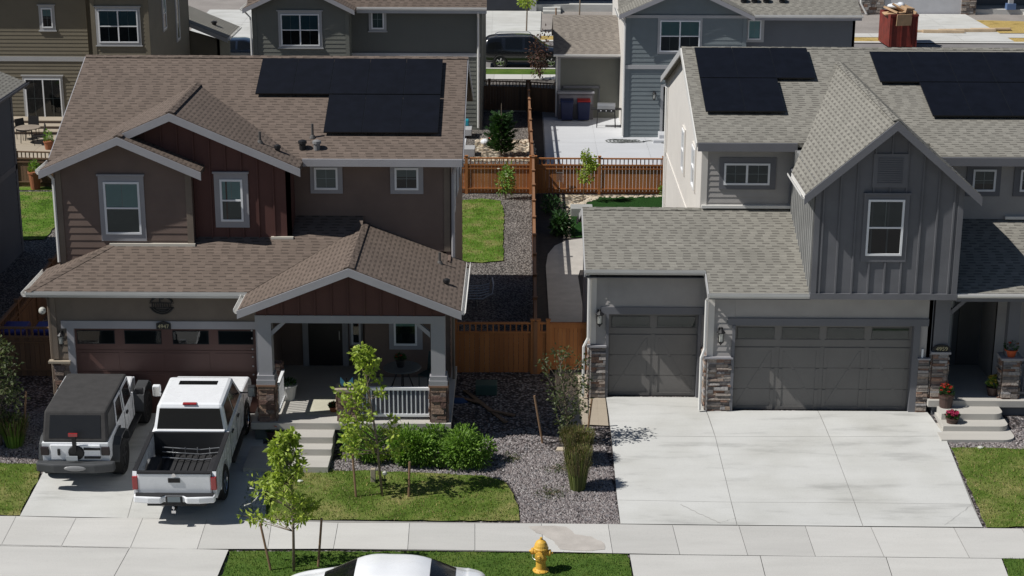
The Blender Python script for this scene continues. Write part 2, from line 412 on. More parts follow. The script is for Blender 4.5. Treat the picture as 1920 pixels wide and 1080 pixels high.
# ---------------------------------------------------------------- ground sheets
def clipy(poly, y, keep_above):
    out = []
    for i in range(len(poly)):
        a, b = poly[i], poly[(i+1) % len(poly)]
        ia = (a[1] >= y) == keep_above or a[1] == y; ib = (b[1] >= y) == keep_above or b[1] == y
        if ia: out.append(a)
        if ia != ib:
            t = (y-a[1])/(b[1]-a[1]); out.append((a[0]+t*(b[0]-a[0]), y))
    return out
def sheet(poly, lift, b=None, flat=None):
    b = b or B(); brk = [-1e4, -10, -8, -6.3, -.4, 1e4]
    for lo, hi in zip(brk[:-1], brk[1:]):
        p = clipy(clipy(poly, lo, True), hi, False)
        if len(p) >= 3:
            ar = sum(p[i][0]*p[(i+1) % len(p)][1]-p[(i+1) % len(p)][0]*p[i][1] for i in range(len(p)))
            if abs(ar) < 1e-5: continue
            q = [(x, y, (gz(y) if flat is None else flat)+lift) for x, y in p]
            b.face(q)
    return b
def px(*pts, z=None): return [G(x, y, z) for x, y in pts]
def wob(poly, a=.05, step=.25, seed=1, cut=0):     # an irregular natural edge
    rn = random.Random(seed); out = []
    for i in range(len(poly)):
        p, q = Vector(poly[i]), Vector(poly[(i+1) % len(poly)]); n = max(1, int((q-p).length/step))
        for k in range(n):
            c = p.lerp(q, k/n); out.append((c.x+rn.uniform(-a, a), c.y+rn.uniform(-a, a)))
    return out
def slabs(name, quads, mat, lift=.03, gap=.0045, thick=0, kind='structure', jl=.004):
    b = B()
    for q in quads:
        c = Vector((sum(p[0] for p in q)/len(q), sum(p[1] for p in q)/len(q)))
        sq = []
        for p in q:
            d = Vector(p)-c; sq.append(tuple(c+d*(1-gap*1.6/max(d.length, .1))))
        # keep each slab one island: share vertices across the slope breaks
        sheet(sq, lift, b)
    o = b.build(name, mat); tag(o, kind=kind)
    return o
def lerp2(a, b, t): return (a[0]+(b[0]-a[0])*t, a[1]+(b[1]-a[1])*t)
def gridquads(bl, br, tr, tl, us, vs):
    out = []
    for i in range(len(us)-1):
        for j in range(len(vs)-1):
            P = lambda u, v: lerp2(lerp2(bl, br, u), lerp2(tl, tr, u), v)
            out.append([P(us[i], vs[j]), P(us[i+1], vs[j]), P(us[i+1], vs[j+1]), P(us[i], vs[j+1])])
    return out

b = B()
for lo, hi, in ((-10, -8), (-8, -6.3), (-6.3, -.4), (-.4, 26), (26, 700)):
    sheet([(-500, lo), (500, lo), (500, hi), (-500, hi)], -.03, b)
tag(b.build('ground', dirt), kind='structure')
b = B(); b.face([(-200, -60, -.64), (200, -60, -.64), (200, -10.45, -.64), (-200, -10.45, -.64)]); tag(b.build('street', asphalt), kind='structure')
b = B()
for i in range(-12, 12): b.box(i*3.05, i*3.05+3.04, -10.45, -10, -.66, -.505)
tag(b.build('kerb', conc_walk), kind='structure')
b = B()
sheet([(-40, -8), (40, -8), (40, 26), (-40, 26)], 0, b); tag(b.build('gravel_bed', grav_f), kind='structure')
# sidewalk: joints read off the photo
SB = [(-60, 970), (30.5, 971), (143, 974.5), (268, 974.5), (388, 977), (510, 979), (634, 984), (768, 984), (890.4, 984.6), (1015, 985), (1139.9, 986), (1260.7, 988), (1385, 989), (1509.6, 990), (1632.6, 991.5), (1788, 993), (1915, 994.5), (2040, 996)]
SF = [(-110, 1022), (1.5, 1028), (114, 1030), (244, 1032), (370, 1033), (502, 1033), (625.2, 1032.6), (764.4, 1034), (890.4, 1035.6), (1019, 1038), (1148.7, 1041), (1274.7, 1043.5), (1402, 1045), (1528.9, 1047), (1657.8, 1048), (1817.8, 1050), (1950, 1051.5), (2090, 1053)]
sb = [G(*p) for p in SB]; sf = [G(*p) for p in SF]
slabs('sidewalk', [[sf[i], sf[i+1], sb[i+1], sb[i]] for i in range(len(sb)-1)], conc_walk, .05)
b = B(); sheet([sf[0], sf[-1], sb[-1], sb[0]], .035, b); tag(b.build('sidewalk_base', joint), kind='structure')
st = sheet(wob(px((1014, 989), (1062, 991), (1078, 1006), (1108, 1010), (1132, 1022), (1134, 1034), (1100, 1037), (1050, 1034), (1036, 1016), (1000, 1000), (990, 991)), .02, .1, 4), .056); tag(st.build('water_stain', M('stained_concrete', (.48, .445, .405), .8, .1, 3)), kind='structure')
# left drive, apron
L0, L1 = G(37, 971), G(500, 980); L3, L2 = (-11.98, -.42), (-6.95, -.42)
slabs('driveway', gridquads(L0, L1, L2, L3, [0, .438, 1], [0, .5, 1]), conc, .05)
b = B(); sheet([L0, L1, L2, L3], .035, b); tag(b.build('driveway_base', joint), kind='structure')
A = gridquads(G(-140, 1085), G(408, 1085), G(429, 1034.5), G(-90, 1022), [0, .645, 1], [0, 1])
slabs('driveway_apron', A, conc_walk, .05)
# right drive: the photo's joints
rows = [((1142, 787-38), (1326, 772), (1541, 774), (1755, 776)),
        ((1146, 820), (1341, 822), (1555, 822), (1771.9, 821)),
        ((1157, 941), (1371, 945), (1602, 946), (1822, 949)),
        ((1163, 985.5), (1382, 988), (1618, 990), (1843, 992))]
Q = []
gr_rows = [[G(*p) for p in r] for r in rows]
gr_rows[0] = [(2.36, 1.02), (4.95, 1.02), (4.95, .02), (8.05, .02), (11.0, .02)]
r0 = gr_rows[0]; r1 = gr_rows[1]
Q += [[r1[0], r1[1], (5.02, .02), (5.02, 1.02), (2.36, 1.02)], [r1[1], r1[2], r0[3], (5.03, .02)], [r1[2], r1[3], r0[4], r0[3]]]
for a, c in ((1, 2), (2, 3)):
    for i in range(3): Q.append([gr_rows[c][i], gr_rows[c][i+1], gr_rows[a][i+1], gr_rows[a][i]])
slabs('driveway', Q, conc, .05)
b = B(); sheet([gr_rows[3][0], gr_rows[3][3], gr_rows[1][3], (11., .02), (5.0, .03), (5.0, 1.0), (2.36, 1.0), gr_rows[1][0]], .035, b); tag(b.build('driveway_base', joint), kind='structure')
slabs('driveway_apron', gridquads(G(1188, 1088), G(1895, 1096), G(1878, 1051), G(1180, 1043), [0, .352, .69, 1], [0, 1]), conc_walk, .05)
slabs('walkway', gridquads(G(1103, 799), G(1141, 801), (2.34, 1.1), (1.9, 1.1), [0, .5, 1], [0, 1]), conc_tan, .04)
# side path beside the gray house (stamped concrete with a rounded far corner)
pp = px((1030, 612), (1098, 612), (1084, 520), (1088, 508), (1110, 508), (1110, 446), (1062, 452), (1040, 462), (1027, 478), (1023, 500))
slabs('side_path', [pp], M('stamped_concrete', (.44, .41, .37), .8, .1, 2, .3, 20), .03)
pp = px((1040, 702), (1040, 625), (1098, 625), (1103, 798), (1072, 803), (1052, 770), (1040, 735))
slabs('walkway', [pp], conc_tan, .03)
b = B()
for a, c in (((1770, 989), (1822, 950)), ((1275, 950), (1350, 985)), ((1345, 985), (1380, 975))):
    (x0, y0), (x1, y1) = G(*a), G(*c); n = 14; rn = random.Random(a[0])
    pts = [(x0+(x1-x0)*k/n+rn.uniform(-.015, .015), y0+(y1-y0)*k/n+rn.uniform(-.015, .015)) for k in range(n+1)]
    for p, q in zip(pts[:-1], pts[1:]): sheet([p, q, (q[0]+.012, q[1]+.006), (p[0]+.012, p[1]+.006)], .056, b)
tag(b.build('driveway_cracks', joint), kind='structure')
# lawns
LAWN = []
def lawn(name, poly, mat, seed=1, lift=.042, a=.03):
    p = wob(poly, a, .22, seed); o = sheet(p, lift).build(name, mat); tag(o, kind='structure'); LAWN.append((p, name)); return o
lf = px((-60, 873), (0, 871), (72, 872), (74, 897), (36, 969), (-60, 968)); lawn('lawn', lf, lawn_f, 1)
lm = px((475, 884), (600, 885), (700, 885), (800, 890), (905, 895), (945, 905), (962, 930), (970, 948), (972, 979), (700, 978), (495, 976), (445, 974)); lawn('lawn', lm, lawn_f, 2)
lr = px((1783, 842), (1840, 841), (1990, 848), (2100, 990), (1850, 991)); lawn('lawn', lr, lawn_f, 3)
s1 = px((432, 1036), (890, 1038), (1176, 1043), (1190, 1100), (410, 1095)); lawn('grass_strip', s1, lawn_g, 4)
s2 = px((1880, 1050), (2050, 1052), (2080, 1100), (1897, 1100)); lawn('grass_strip', s2, lawn_g, 5)
b1 = px((868, 377), (905, 374), (938, 378), (945, 400), (943, 470), (944, 490), (905, 494), (860, 492), (840, 492), (840, 378)); lawn('back_lawn', b1, lawn_b, 6)
b2 = px((38, 361), (125, 361), (125, 410), (100, 430), (84, 450), (30, 452)); lawn('back_lawn', b2, lawn_b, 7)
b3 = px((1116, 371), (1246, 370), (1262, 392), (1262, 470), (1110, 446), (1070, 447), (1068, 387), (1090, 386), (1110, 378)); lawn('turf_lawn', b3, lawn_d, 8, a=.02)
yard = px((-40, 345), (1000, 366), (1003, 604), (-40, 604)); b = B(); sheet([(-17.6, 3), (.35, 3), (.35, 24.4), (-19.5, 24.4)], .006, b); tag(b.build('yard_gravel', grav_y), kind='structure')
b = B(); sheet([(.5, 3), (5, 3), (5, 24.4), (.5, 24.4)], .006, b); tag(b.build('mulch_bed', mulch), kind='structure')
b = B(); sheet(wob(px((1048, 366), (1246, 366), (1246, 372), (1116, 373), (1108, 380), (1090, 387), (1060, 388)), .05, .3, 5), .014, b); tag(b.build('river_rock_bed', grav_t), kind='structure')
# second row yards
b = B(); sheet([(-26, 24.6), (.3, 24.6), (.3, 41.3), (-26, 41.3)], .006, b); tag(b.build('yard_gravel', grav_y), kind='structure')
b = B(); sheet(wob(px((893, 262), (1000, 262), (1001, 303), (885, 303)), .05, .5, 9), .016, b); tag(b.build('river_rock_bed', grav_t), kind='structure')
b = B(); sheet([(.35, 24.6), (1.0, 24.6), (1.0, 41.5), (.35, 41.5)], .008, b); tag(b.build('mulch_bed', mulch), kind='structure')
slabs('patio', gridquads((1.05, 24.7), (16, 24.7), (16, 39.8), (1.05, 39.8), [0, .155, .31, .5, .7, 1], [0, .3, .62, 1]), conc_patio, .03)
b = B(); sheet([(1.0, 24.65), (16, 24.65), (16, 42), (1.0, 42)], .015, b); tag(b.build('patio_base', joint), kind='structure')
slabs('patio', gridquads((-6.5, 31), (-2.55, 31), (-2.55, 36.9), (-6.5, 36.9), [0, .5, 1], [0, .5, 1]), conc_patio, .03)
slabs('patio', gridquads((-24, 26.5), (-17, 26.5), (-17, 37.5), (-24, 37.5), [0, .33, .66, 1], [0, .3, .6, 1]), conc_tan, .03)
b = B(); sheet([(-25, 24.6), (-17, 24.6), (-17, 26.4), (-25, 26.4)], .02, b); tag(b.build('back_lawn', lawn_b), kind='structure')
# far street
def band(name, y0, y1, mat, lift, x0=-70, x1=90): b = B(); sheet([(x0, y0), (x1, y0), (x1, y1), (x0, y1)], lift, b); return tag(b.build(name, mat), kind='structure')
band('gravel_bed', 42, 50.1, grav_y, .006)
slabs('sidewalk', gridquads((-60, 50.1), (60, 50.1), (60, 51.6), (-60, 51.6), [i/78 for i in range(79)], [0, 1]), conc_walk, .05)
band('grass_strip', 51.6, 53.4, lawn_g, .03)
band('kerb', 53.4, 53.7, conc_walk, .05)
band('street', 53.7, 63.2, asphalt, -.01)
band('kerb', 63.2, 63.8, conc_walk, .05)
band('dry_grass', 63.8, 65.4, drylawn, .03)
slabs('sidewalk', gridquads((-60, 65.4), (75, 65.4), (75, 67), (-60, 67)), conc_walk, .05) if False else slabs('sidewalk', gridquads((-60, 65.4), (75, 65.4), (75, 67), (-60, 67), [i/84 for i in range(85)], [0, 1]), conc_walk, .05)
band('gravel_bed', 67, 100, M('gravel_far', (.33, .3, .275), .95, .12, .6, .6, 14, fine=.3), .01)
slabs('driveway', gridquads((-3.6, 63.8), (1.1, 63.8), (1.3, 76.3), (-3.9, 76.3), [0, .36, 1], [0, .3, .6, 1]), conc, .065)
slabs('driveway', gridquads((-21, 63.8), (-15, 63.8), (-15.5, 76.3), (-21.5, 76.3), [0, .5, 1], [0, .3, .6, 1]), conc, .065)
slabs('driveway', gridquads((24.2, 63.8), (30.4, 63.8), (30.2, 75.6), (24.6, 75.6), [0, .5, 1], [0, .35, .7, 1]), conc, .065)
b = B(); sheet([(1.9, 67.1), (6, 67.1), (6, 70), (2.2, 70)], .03, b); sheet(px((1812, 38), (1925, 41), (2100, 44), (2100, 63), (1852, 63)), .03, b); tag(b.build('dry_grass', drylawn), kind='structure')

# grass blades on the front lawns
def inside(p, poly):
    c = False; j = len(poly)-1
    for i in range(len(poly)):
        a, b_ = poly[i], poly[j]
        if (a[1] > p[1]) != (b_[1] > p[1]) and p[0] < (b_[0]-a[0])*(p[1]-a[1])/(b_[1]-a[1])+a[0]: c = not c
        j = i
    return c
def blades(name, poly, n, mats, seed, hgt=.06):
    rn = random.Random(seed); xs = [p[0] for p in poly]; ys = [p[1] for p in poly]
    x0, x1, y0, y1 = min(xs), max(xs), max(min(ys), -9.6), min(max(ys), 30)
    bs_ = [B() for _ in mats]; k = 0; ar = (x1-x0)*(y1-y0)
    for _ in range(int(ar*n)):
        x, y = rn.uniform(x0, x1), rn.uniform(y0, y1)
        if not inside((x, y), poly): continue
        z = gz(y)+.036; q = rn.random(); a = rn.uniform(0, 6.28); h = hgt*rn.uniform(.5, 1.3); ww = .012
        pt = (math.sin(x*2.1+1)+math.sin(y*2.7+x)+math.sin(x*5.3-y*4.1)*.6)/2.6
        bi = 1 if q < .22+.35*max(0, pt) else 0
        dx, dy = math.cos(a), math.sin(a); lx, ly = rn.uniform(-.03, .03), rn.uniform(-.03, .03)
        bs_[bi].face([(x-dx*ww, y-dy*ww, z), (x+dx*ww, y+dy*ww, z), (x+lx, y+ly, z+h)])
    for i, (bb, mm) in enumerate(zip(bs_, mats)):
        o = bb.build(name, mm); tag(o, 'short mown grass blades of the front lawn' if 'back' not in name else 'grass of the back lawn', 'grass', kind='stuff')
for p, nm, n, mt in ((lf, 'grass', 420, (blade_g, blade_y)), (lm, 'grass', 420, (blade_g, blade_y)), (lr, 'grass', 420, (blade_g, blade_y)), (s1, 'grass', 420, (blade_l, blade_g)), (s2, 'grass', 420, (blade_l, blade_g)), (b1, 'grass', 260, (blade_g, blade_y)), (b2, 'grass', 200, (blade_l, blade_g))):
    blades(nm, p, n, mt, int(n+p[0][0]*10))

# ---------------------------------------------------------------- building helpers
class PL:      # a wall plane: origin, horizontal direction u, outward normal n
    def __init__(s, o, u, n): s.o, s.u, s.n = Vector(o), Vector(u), Vector(n)
    def p(s, u, z, d=0): return s.o+s.u*u+Vector((0, 0, z))+s.n*d
    def box(s, b, u0, u1, z0, z1, d0, d1):
        b.hexa([s.p(u0, z0, d1), s.p(u1, z0, d1), s.p(u1, z0, d0), s.p(u0, z0, d0), s.p(u0, z1, d1), s.p(u1, z1, d1), s.p(u1, z1, d0), s.p(u0, z1, d0)])
    def ext(s, b, poly, d0, d1): b.prism([s.p(u, z, d0) for u, z in poly], s.n*(d1-d0))
def front(y): return PL((0, y, 0), (1, 0, 0), (0, -1, 0))
def back(y): return PL((0, y, 0), (1, 0, 0), (0, 1, 0))
def left(x): return PL((x, 0, 0), (0, 1, 0), (-1, 0, 0))     # u = world Y, faces -X
def right(x): return PL((x, 0, 0), (0, 1, 0), (1, 0, 0))
def clipz(poly, z, above):
    out = []
    for i in range(len(poly)):
        a, c = poly[i], poly[(i+1) % len(poly)]
        ia = a[1] >= z-1e-9 if above else a[1] <= z+1e-9; ib = c[1] >= z-1e-9 if above else c[1] <= z+1e-9
        if ia: out.append(a)
        if ia != ib: t = (z-a[1])/(c[1]-a[1]); out.append((a[0]+t*(c[0]-a[0]), z))
    return out
def wall(par, pl, poly, mat, lap=0, th=.018, name='wall', batten=0):
    b = B()
    if not lap:
        pl.ext(b, poly, -.12, 0)
    else:
        pl.ext(b, poly, -.12, -.004)
        zs = min(p[1] for p in poly); zt = max(p[1] for p in poly); z = zs
        while z < zt-.01:
            q = clipz(clipz(poly, z, True), min(z+lap, zt), False)
            if len(q) >= 3:
                b.face([pl.p(u, zz, th*(1-(zz-z)/lap)) for u, zz in q])
                us = [u for u, zz in q if abs(zz-z) < 1e-6]
                if len(us) >= 2: b.face([pl.p(min(us), z, 0), pl.p(max(us), z, 0), pl.p(max(us), z, th), pl.p(min(us), z, th)])
            z += lap
    if batten:
        us = [p[0] for p in poly]; u = min(us)+batten*.5
        while u < max(us)-.05:
            zz = []
            for i in range(len(poly)):
                a, c = poly[i], poly[(i+1) % len(poly)]
                if min(a[0], c[0]) <= u < max(a[0], c[0]): zz.append(a[1]+(c[1]-a[1])*(u-a[0])/(c[0]-a[0]))
            if len(zz) >= 2: pl.box(b, u-.022, u+.022, min(zz), max(zz), .0, .037)
            u += batten
    return b.build(name, mat, par)
def window(par, pl, u0, u1, z0, z1, tr=(.1, .1, .1, .1), tmat=None, style='dh', sill=0, head=0, bl=.5, blm=None, frame=.055, d=.02, name='window', blm2=None, fm=None):
    # u0..z1 = outside of the vinyl frame
    b = B(); f = frame; fm = fm or vinyl
    for a in ((u0, u1, z0, z0+f), (u0, u1, z1-f, z1), (u0, u0+f, z0+f, z1-f), (u1-f, u1, z0+f, z1-f)): pl.box(b, *a, d, d+.05)
    um, zm = (u0+u1)/2, (z0+z1)/2
    if style in ('dh', 'twin'): pl.box(b, u0+f, u1-f, zm-.022, zm+.022, d, d+.045)
    if style in ('twin', 'slider'): pl.box(b, um-.03, um+.03, z0+f, z1-f, d, d+.047)
    w_ = b.build(name, fm, par)
    if style in ('dh', 'cross', 'twin', 'slider'):
        m_ = B()
        for k in ([um] if style in ('dh', 'cross') else [(u0+um)/2, (um+u1)/2]): pl.box(m_, k-.008, k+.008, (zm if style == 'dh' else z0+f), z1-f, d+.008, d+.016)
        if style in ('cross', 'slider'): pl.box(m_, u0+f, u1-f, zm-.008, zm+.008, d+.008, d+.0165)
        m_.build('muntin', trim_lt, w_)
    g = B(); g.face([pl.p(u0+f*.5, z0+f*.5, d+.018), pl.p(u1-f*.5, z0+f*.5, d+.018), pl.p(u1-f*.5, z1-f*.5, d+.018), pl.p(u0+f*.5, z1-f*.5, d+.018)]); g.build('pane', glass, w_)
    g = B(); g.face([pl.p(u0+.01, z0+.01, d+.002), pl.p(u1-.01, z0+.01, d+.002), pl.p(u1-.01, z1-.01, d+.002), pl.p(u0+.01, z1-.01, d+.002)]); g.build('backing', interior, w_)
    if bl > 0:
        g = B(); zb = z1-f-(z1-z0-2*f)*bl; z = z1-f
        while z > zb: g.face([pl.p(u0+f, z, d+.006), pl.p(u1-f, z, d+.006), pl.p(u1-f, max(z-.045, zb), d+.01), pl.p(u0+f, max(z-.045, zb), d+.01)]); z -= .045
        g.build('blind', blm or blind, w_)
    if blm2:
        g = B(); g.face([pl.p(u0+f, z0+f, d+.005), pl.p(u1-f, z0+f, d+.005), pl.p(u1-f, zb, d+.005), pl.p(u0+f, zb, d+.005)]); g.build('blind', blm2, w_)
    if tmat:
        l, r_, bo, t = tr; b = B()
        pl.box(b, u0-l, u0, z0-bo, z1+t, 0, .045); pl.box(b, u1, u1+r_, z0-bo, z1+t, 0, .045)
        pl.box(b, u0, u1, z0-bo, z0, 0, .045); pl.box(b, u0, u1, z1, z1+t, 0, .045)
        if sill: pl.box(b, u0-l-sill, u1+r_+sill, z0-bo-.05, z0-bo, 0, .08)
        if head: pl.box(b, u0-l-head, u1+r_+head, z1+t, z1+t+.05, 0, .085)
        b.build('window_trim', tmat, w_)
    return w_
def lites(w_, pl, u0, u1, z0, z1, nu, nz, d=.03):
    b = B()
    for i in range(1, nu): u = u0+(u1-u0)*i/nu; pl.box(b, u-.01, u+.01, z0, z1, d, d+.012)
    for i in range(1, nz): z = z0+(z1-z0)*i/nz; pl.box(b, u0, u1, z-.01, z+.01, d, d+.0125)
    b.build('muntin', trim_lt, w_)
def roof(par, polys, mat, th=.13, name='roof'):
    out = []
    for poly in polys:
        b = B(); b.prism([Vector(p) for p in poly], (0, 0, -th)); out.append(b.build(name, mat, par))
    return out
def ridgecap(par, pts, mat, w_=.13, h=.05):
    b = B()
    for a, c in zip(pts[:-1], pts[1:]):
        a, c = Vector(a), Vector(c); n = max(1, int((c-a).length/.3)); side = (c-a).cross(Vector((0, 0, 1))).normalized()*w_
        for k in range(n):
            p, q = a.lerp(c, k/n), a.lerp(c, (k+1.12)/n); lift = Vector((0, 0, .018)); dn = Vector((0, 0, -h))
            p = p+lift*1.6; q = q+lift
            b.face([p-side+dn, q-side+dn, q, p]); b.face([p, q, q+side+dn, p+side+dn]); b.face([p-side+dn, p, p+side+dn])
    return b.build('ridge_cap', mat, par)
def gutter(par, a, c, out, mat=None, h=.12, w_=.12, name='gutter'):
    # open K-style gutter along a..c (top back edge), out = outward unit vector
    a, c, o = Vector(a), Vector(c), Vector(out); Z = Vector((0, 0, 1)); b = B()
    prof = [(0, 0), (0, -h), (w_*.6, -h), (w_, -h*.45), (w_, -.0), (w_-.012, 0), (w_-.012, -h*.45+.005), (w_*.58, -h+.012), (.012, -h+.012), (.012, 0)]
    P = [a+o*x+Z*z for x, z in prof]; b.prism(P, c-a)
    return b.build(name, mat or gut, par)
def rake(par, a, c, mat, h=.2, w_=.035, n=(0, -1, 0), name='fascia', drop=.02):
    # board hanging under the line a..c, in the vertical plane with normal n
    a, c, n = Vector(a), Vector(c), Vector(n); b = B(); Z = Vector((0, 0, -1)); t = Z*drop
    b.prism([a+t, c+t, c+t+Z*h, a+t+Z*h], n*w_)
    return b.build(name, mat, par)
def spout(par, pts, mat=None, r=.045):
    b = B(); b.tube(pts, r, 6); return b.build('downspout', mat or gut, par)
def stonework(par, pl, u0, u1, z0, z1, mat, seed=1, rh=(.05, .13), rw=(.12, .38), dep=(.04, .1), name='stone_veneer', cap=None):
    rn = random.Random(seed); b = B(); z = z0
    pl.box(b, u0+.01, u1-.01, z0, z1, .0, .03)
    while z < z1-.02:
        h = min(rn.uniform(*rh), z1-z)
        if z1-z-h < .03: h = z1-z
        u = u0
        while u < u1-.01:
            w_ = min(rn.uniform(*rw), u1-u)
            if u1-u-w_ < .06: w_ = u1-u
            dd = rn.uniform(*dep); g_ = .004; j = lambda: rn.uniform(-.006, .006)
            c = [pl.p(u+g_+j(), z+g_+j(), dd), pl.p(u+w_-g_+j(), z+g_+j(), dd), pl.p(u+w_-g_, z+g_, .02), pl.p(u+g_, z+g_, .02), pl.p(u+g_+j(), z+h-g_+j(), dd-.01), pl.p(u+w_-g_+j(), z+h-g_+j(), dd-.01), pl.p(u+w_-g_, z+h-g_, .02), pl.p(u+g_, z+h-g_, .02)]
            b.hexa(c); u += w_
        z += h
    return b.build(name, mat, par)
def pillar(par, x0, x1, y0, y1, z0, z1, mat, seed, **k):
    stonework(par, front(y0), x0, x1, z0, z1, mat, seed, **k); stonework(par, left(x0), y0, y1, z0, z1, mat, seed+1, **k)
    stonework(par, right(x1), y0, y1, z0, z1, mat, seed+2, **k); stonework(par, back(y1), x0, x1, z0, z1, mat, seed+3, **k)
def lantern(par, pl, u, z, s=1.):
    b = B(); pl.box(b, u-.05*s, u+.05*s, z-.06, z+.18*s, 0, .02)
    b.tube([pl.p(u, z+.1, .01), pl.p(u, z+.2*s, .08), pl.p(u, z+.16*s, .14)], .012, 6)
    c = pl.p(u, 0, .14); b.lathe([(.02, z+.17*s), (.1*s, z+.1*s), (.1*s, z+.08*s)], (c.x, c.y, 0), 8); b.lathe([(.075*s, z-.14*s), (.03, z-.19*s), (.01, z-.22*s)], (c.x, c.y, 0), 8)
    for k in range(4):
        a = math.pi/4+k*math.pi/2; e = Vector((math.cos(a)*.075*s, math.sin(a)*.075*s, 0)); b.tube([c+e*1.05+Vector((0, 0, z+.09*s)), c+e+Vector((0, 0, z-.14*s))], .008, 4)
    o = b.build('wall_lantern', black, par)
    g = B(); g.lathe([(.05*s, z-.13*s), (.06*s, z+.07*s)], (c.x, c.y, 0), 8); g.build('lamp_glass', lampg, o)
def tube_vent(par, x, y, z, h=.45, mat=None):
    b = B(); b.tube([(x, y, z-.1), (x, y, z+h)], .035, 8); b.lathe([(.1, z-.02), (.055, z+.06), (.04, z+.07)], (x, y, 0), 10); return b.build('vent_pipe', mat or M('vent_dark', (.09, .085, .08)), par)
def boxvent(par, x, y, z, mat=None, s=.12):
    b = B(); b.lathe([(s, z-.05), (s, z+.12), (s*1.35, z+.13), (s*1.3, z+.2), (s*.5, z+.23)], (x, y, 0), 12); return b.build('roof_vent', mat or black, par)
def text_mesh(txt, size, depth, mat, name, par, loc, rot, font_scale=1):
    cu = bpy.data.curves.new(name, 'FONT'); cu.body = txt; cu.size = size; cu.extrude = depth; cu.align_x = 'CENTER'; cu.align_y = 'CENTER'
    t = bpy.data.objects.new('tmp', cu); COL.objects.link(t); dg = bpy.context.evaluated_depsgraph_get()
    me = bpy.data.meshes.new_from_object(t.evaluated_get(dg)); bpy.data.objects.remove(t)
    me.name = name; me.materials.clear(); me.materials.append(mat)
    o = bpy.data.objects.new(name, me); COL.objects.link(o); o.parent = par
    if par and par.name in WORLD: o.matrix_parent_inverse = Matrix.Translation(-par.location)
    o.location = loc; o.rotation_euler = rot; return o
def solar(par, f, quads, th=.035):
    # f(x, y) -> point on the raised plane; each quad = (x0, x1, y0, y1)
    for x0, x1, y0, y1 in quads:
        g = .004; P = [f(x0+g, y0+g), f(x1-g, y0+g), f(x1-g, y1-g), f(x0+g, y1-g)]
        n = (P[1]-P[0]).cross(P[3]-P[0]).normalized(); b = B(); b.prism([p-n*th for p in P], n*th); o = b.build('solar_panel', panelf, par)
        e = .012; Q = [f(x0+g+e, y0+g+e), f(x1-g-e, y0+g+e), f(x1-g-e, y1-g-e), f(x0+g+e, y1-g-e)]; b = B(); b.face([p+n*.003 for p in Q]); b.build('cell_sheet', panelm, o)
def rails(par, f, segs):
    b = B()
    for x0, x1, y in segs: b.bar(f(x0, y)-Vector((0, 0, .07)), f(x1, y)-Vector((0, 0, .07)), .04, .05)
    b.build('mounting_rail', steel, par)
# ================================================================ brown house
H1 = house('brown_house', 'brown two storey house with dark red gables and brown shingles', (-9, 4, 0))
zm = lambda y: 6.61+.4167*(y-1.65)
wall(H1, front(-.45), [(-12.4, 0), (-11.86, 0), (-11.86, 3.55), (-12.4, 3.55)], sid_taupe, .2)
wall(H1, front(-.45), [(-7.0, 0), (-6.75, 0), (-6.75, 3.55), (-7.0, 3.55)], sid_taupe)
wall(H1, front(-.45), [(-11.86, 2.46), (-7.0, 2.46), (-7.0, 3.55), (-11.86, 3.55)], sid_taupe, .2)
wall(H1, left(-12.4), [(-.45, 0), (11.3, 0), (11.3, 6.4), (.9, 6.4), (.9, 3.55), (-.45, 3.55)], sid_brown)
wall(H1, left(-12.4), [(1.2, 6.4), (11.3, 6.4), (6.35, 8.4)], sid_brown)
wall(H1, right(-6.75), [(-.45, .3), (2.35, .3), (2.35, 3.6), (-.45, 3.6)], sid_brown)
wall(H1, front(2.35), [(-6.75, .3), (-4.3, .3), (-4.3, 3.6), (-6.75, 3.6)], sid_brown)
wall(H1, front(1.4), [(-4.3, .3), (-1.95, .3), (-1.95, 3.8), (-4.3, 3.8)], sid_brown, .2)
wall(H1, left(-4.3), [(1.4, .3), (2.35, .3), (2.35, 3.6), (1.4, 3.6)], sid_brown)
wall(H1, right(-1.95), [(1.4, 0), (11.2, 0), (11.2, 6.5), (2.1, 6.5), (2.1, 3.8), (1.4, 3.8)], sid_brown, .2)
wall(H1, right(-1.95), [(2.1, 6.5), (11.2, 6.5), (6.35, 8.4)], sid_brown)
wall(H1, back(11.3), [(-12.4, 0), (-1.95, 0), (-1.95, 6.5), (-12.4, 6.5)], sid_brown)
wall(H1, front(.9), [(-12.4, 3.7), (-8.8, 3.7), (-8.8, 6.5), (-10.6, 7.28), (-12.4, 6.5)], sid_brown, .2)
wall(H1, front(1.2), [(-11.9, 4.3), (-6.2, 4.3), (-6.2, 6.52), (-9.26, 7.86), (-11.9, 6.7)], bb_red, 0, batten=.42, name='batten_wall')
wall(H1, right(-6.2), [(1.2, 4.3), (2.1, 4.3), (2.1, 6.5), (1.2, 6.5)], bb_red, name='batten_wall')
wall(H1, right(-8.8), [(.9, 4.2), (1.2, 4.2), (1.2, 6.5), (.9, 6.5)], sid_brown)
wall(H1, front(2.1), [(-6.2, 3.9), (-1.95, 3.9), (-1.95, 6.52), (-6.2, 6.52)], sid_brown, .2)
b = B()
for u0, u1, z0, z1, y in ((-12.42, -12.25, 3.7, 6.45, .9), (-8.95, -8.78, 4.3, 6.45, .9), (-2.12, -1.93, 3.9, 6.5, 2.1), (-12.42, -12.28, 1.6, 3.5, -.45)): front(y).box(b, u0, u1, z0, z1, 0, .04)
left(-12.4).box(b, .86, 1.0, 3.75, 6.4, 0, .03); left(-12.4).box(b, -.49, -.35, 0, 3.5, 0, .03); right(-1.95).box(b, 2.06, 2.2, 3.9, 6.4, 0, .03)
b.build('corner_board', sid_taupe, H1)
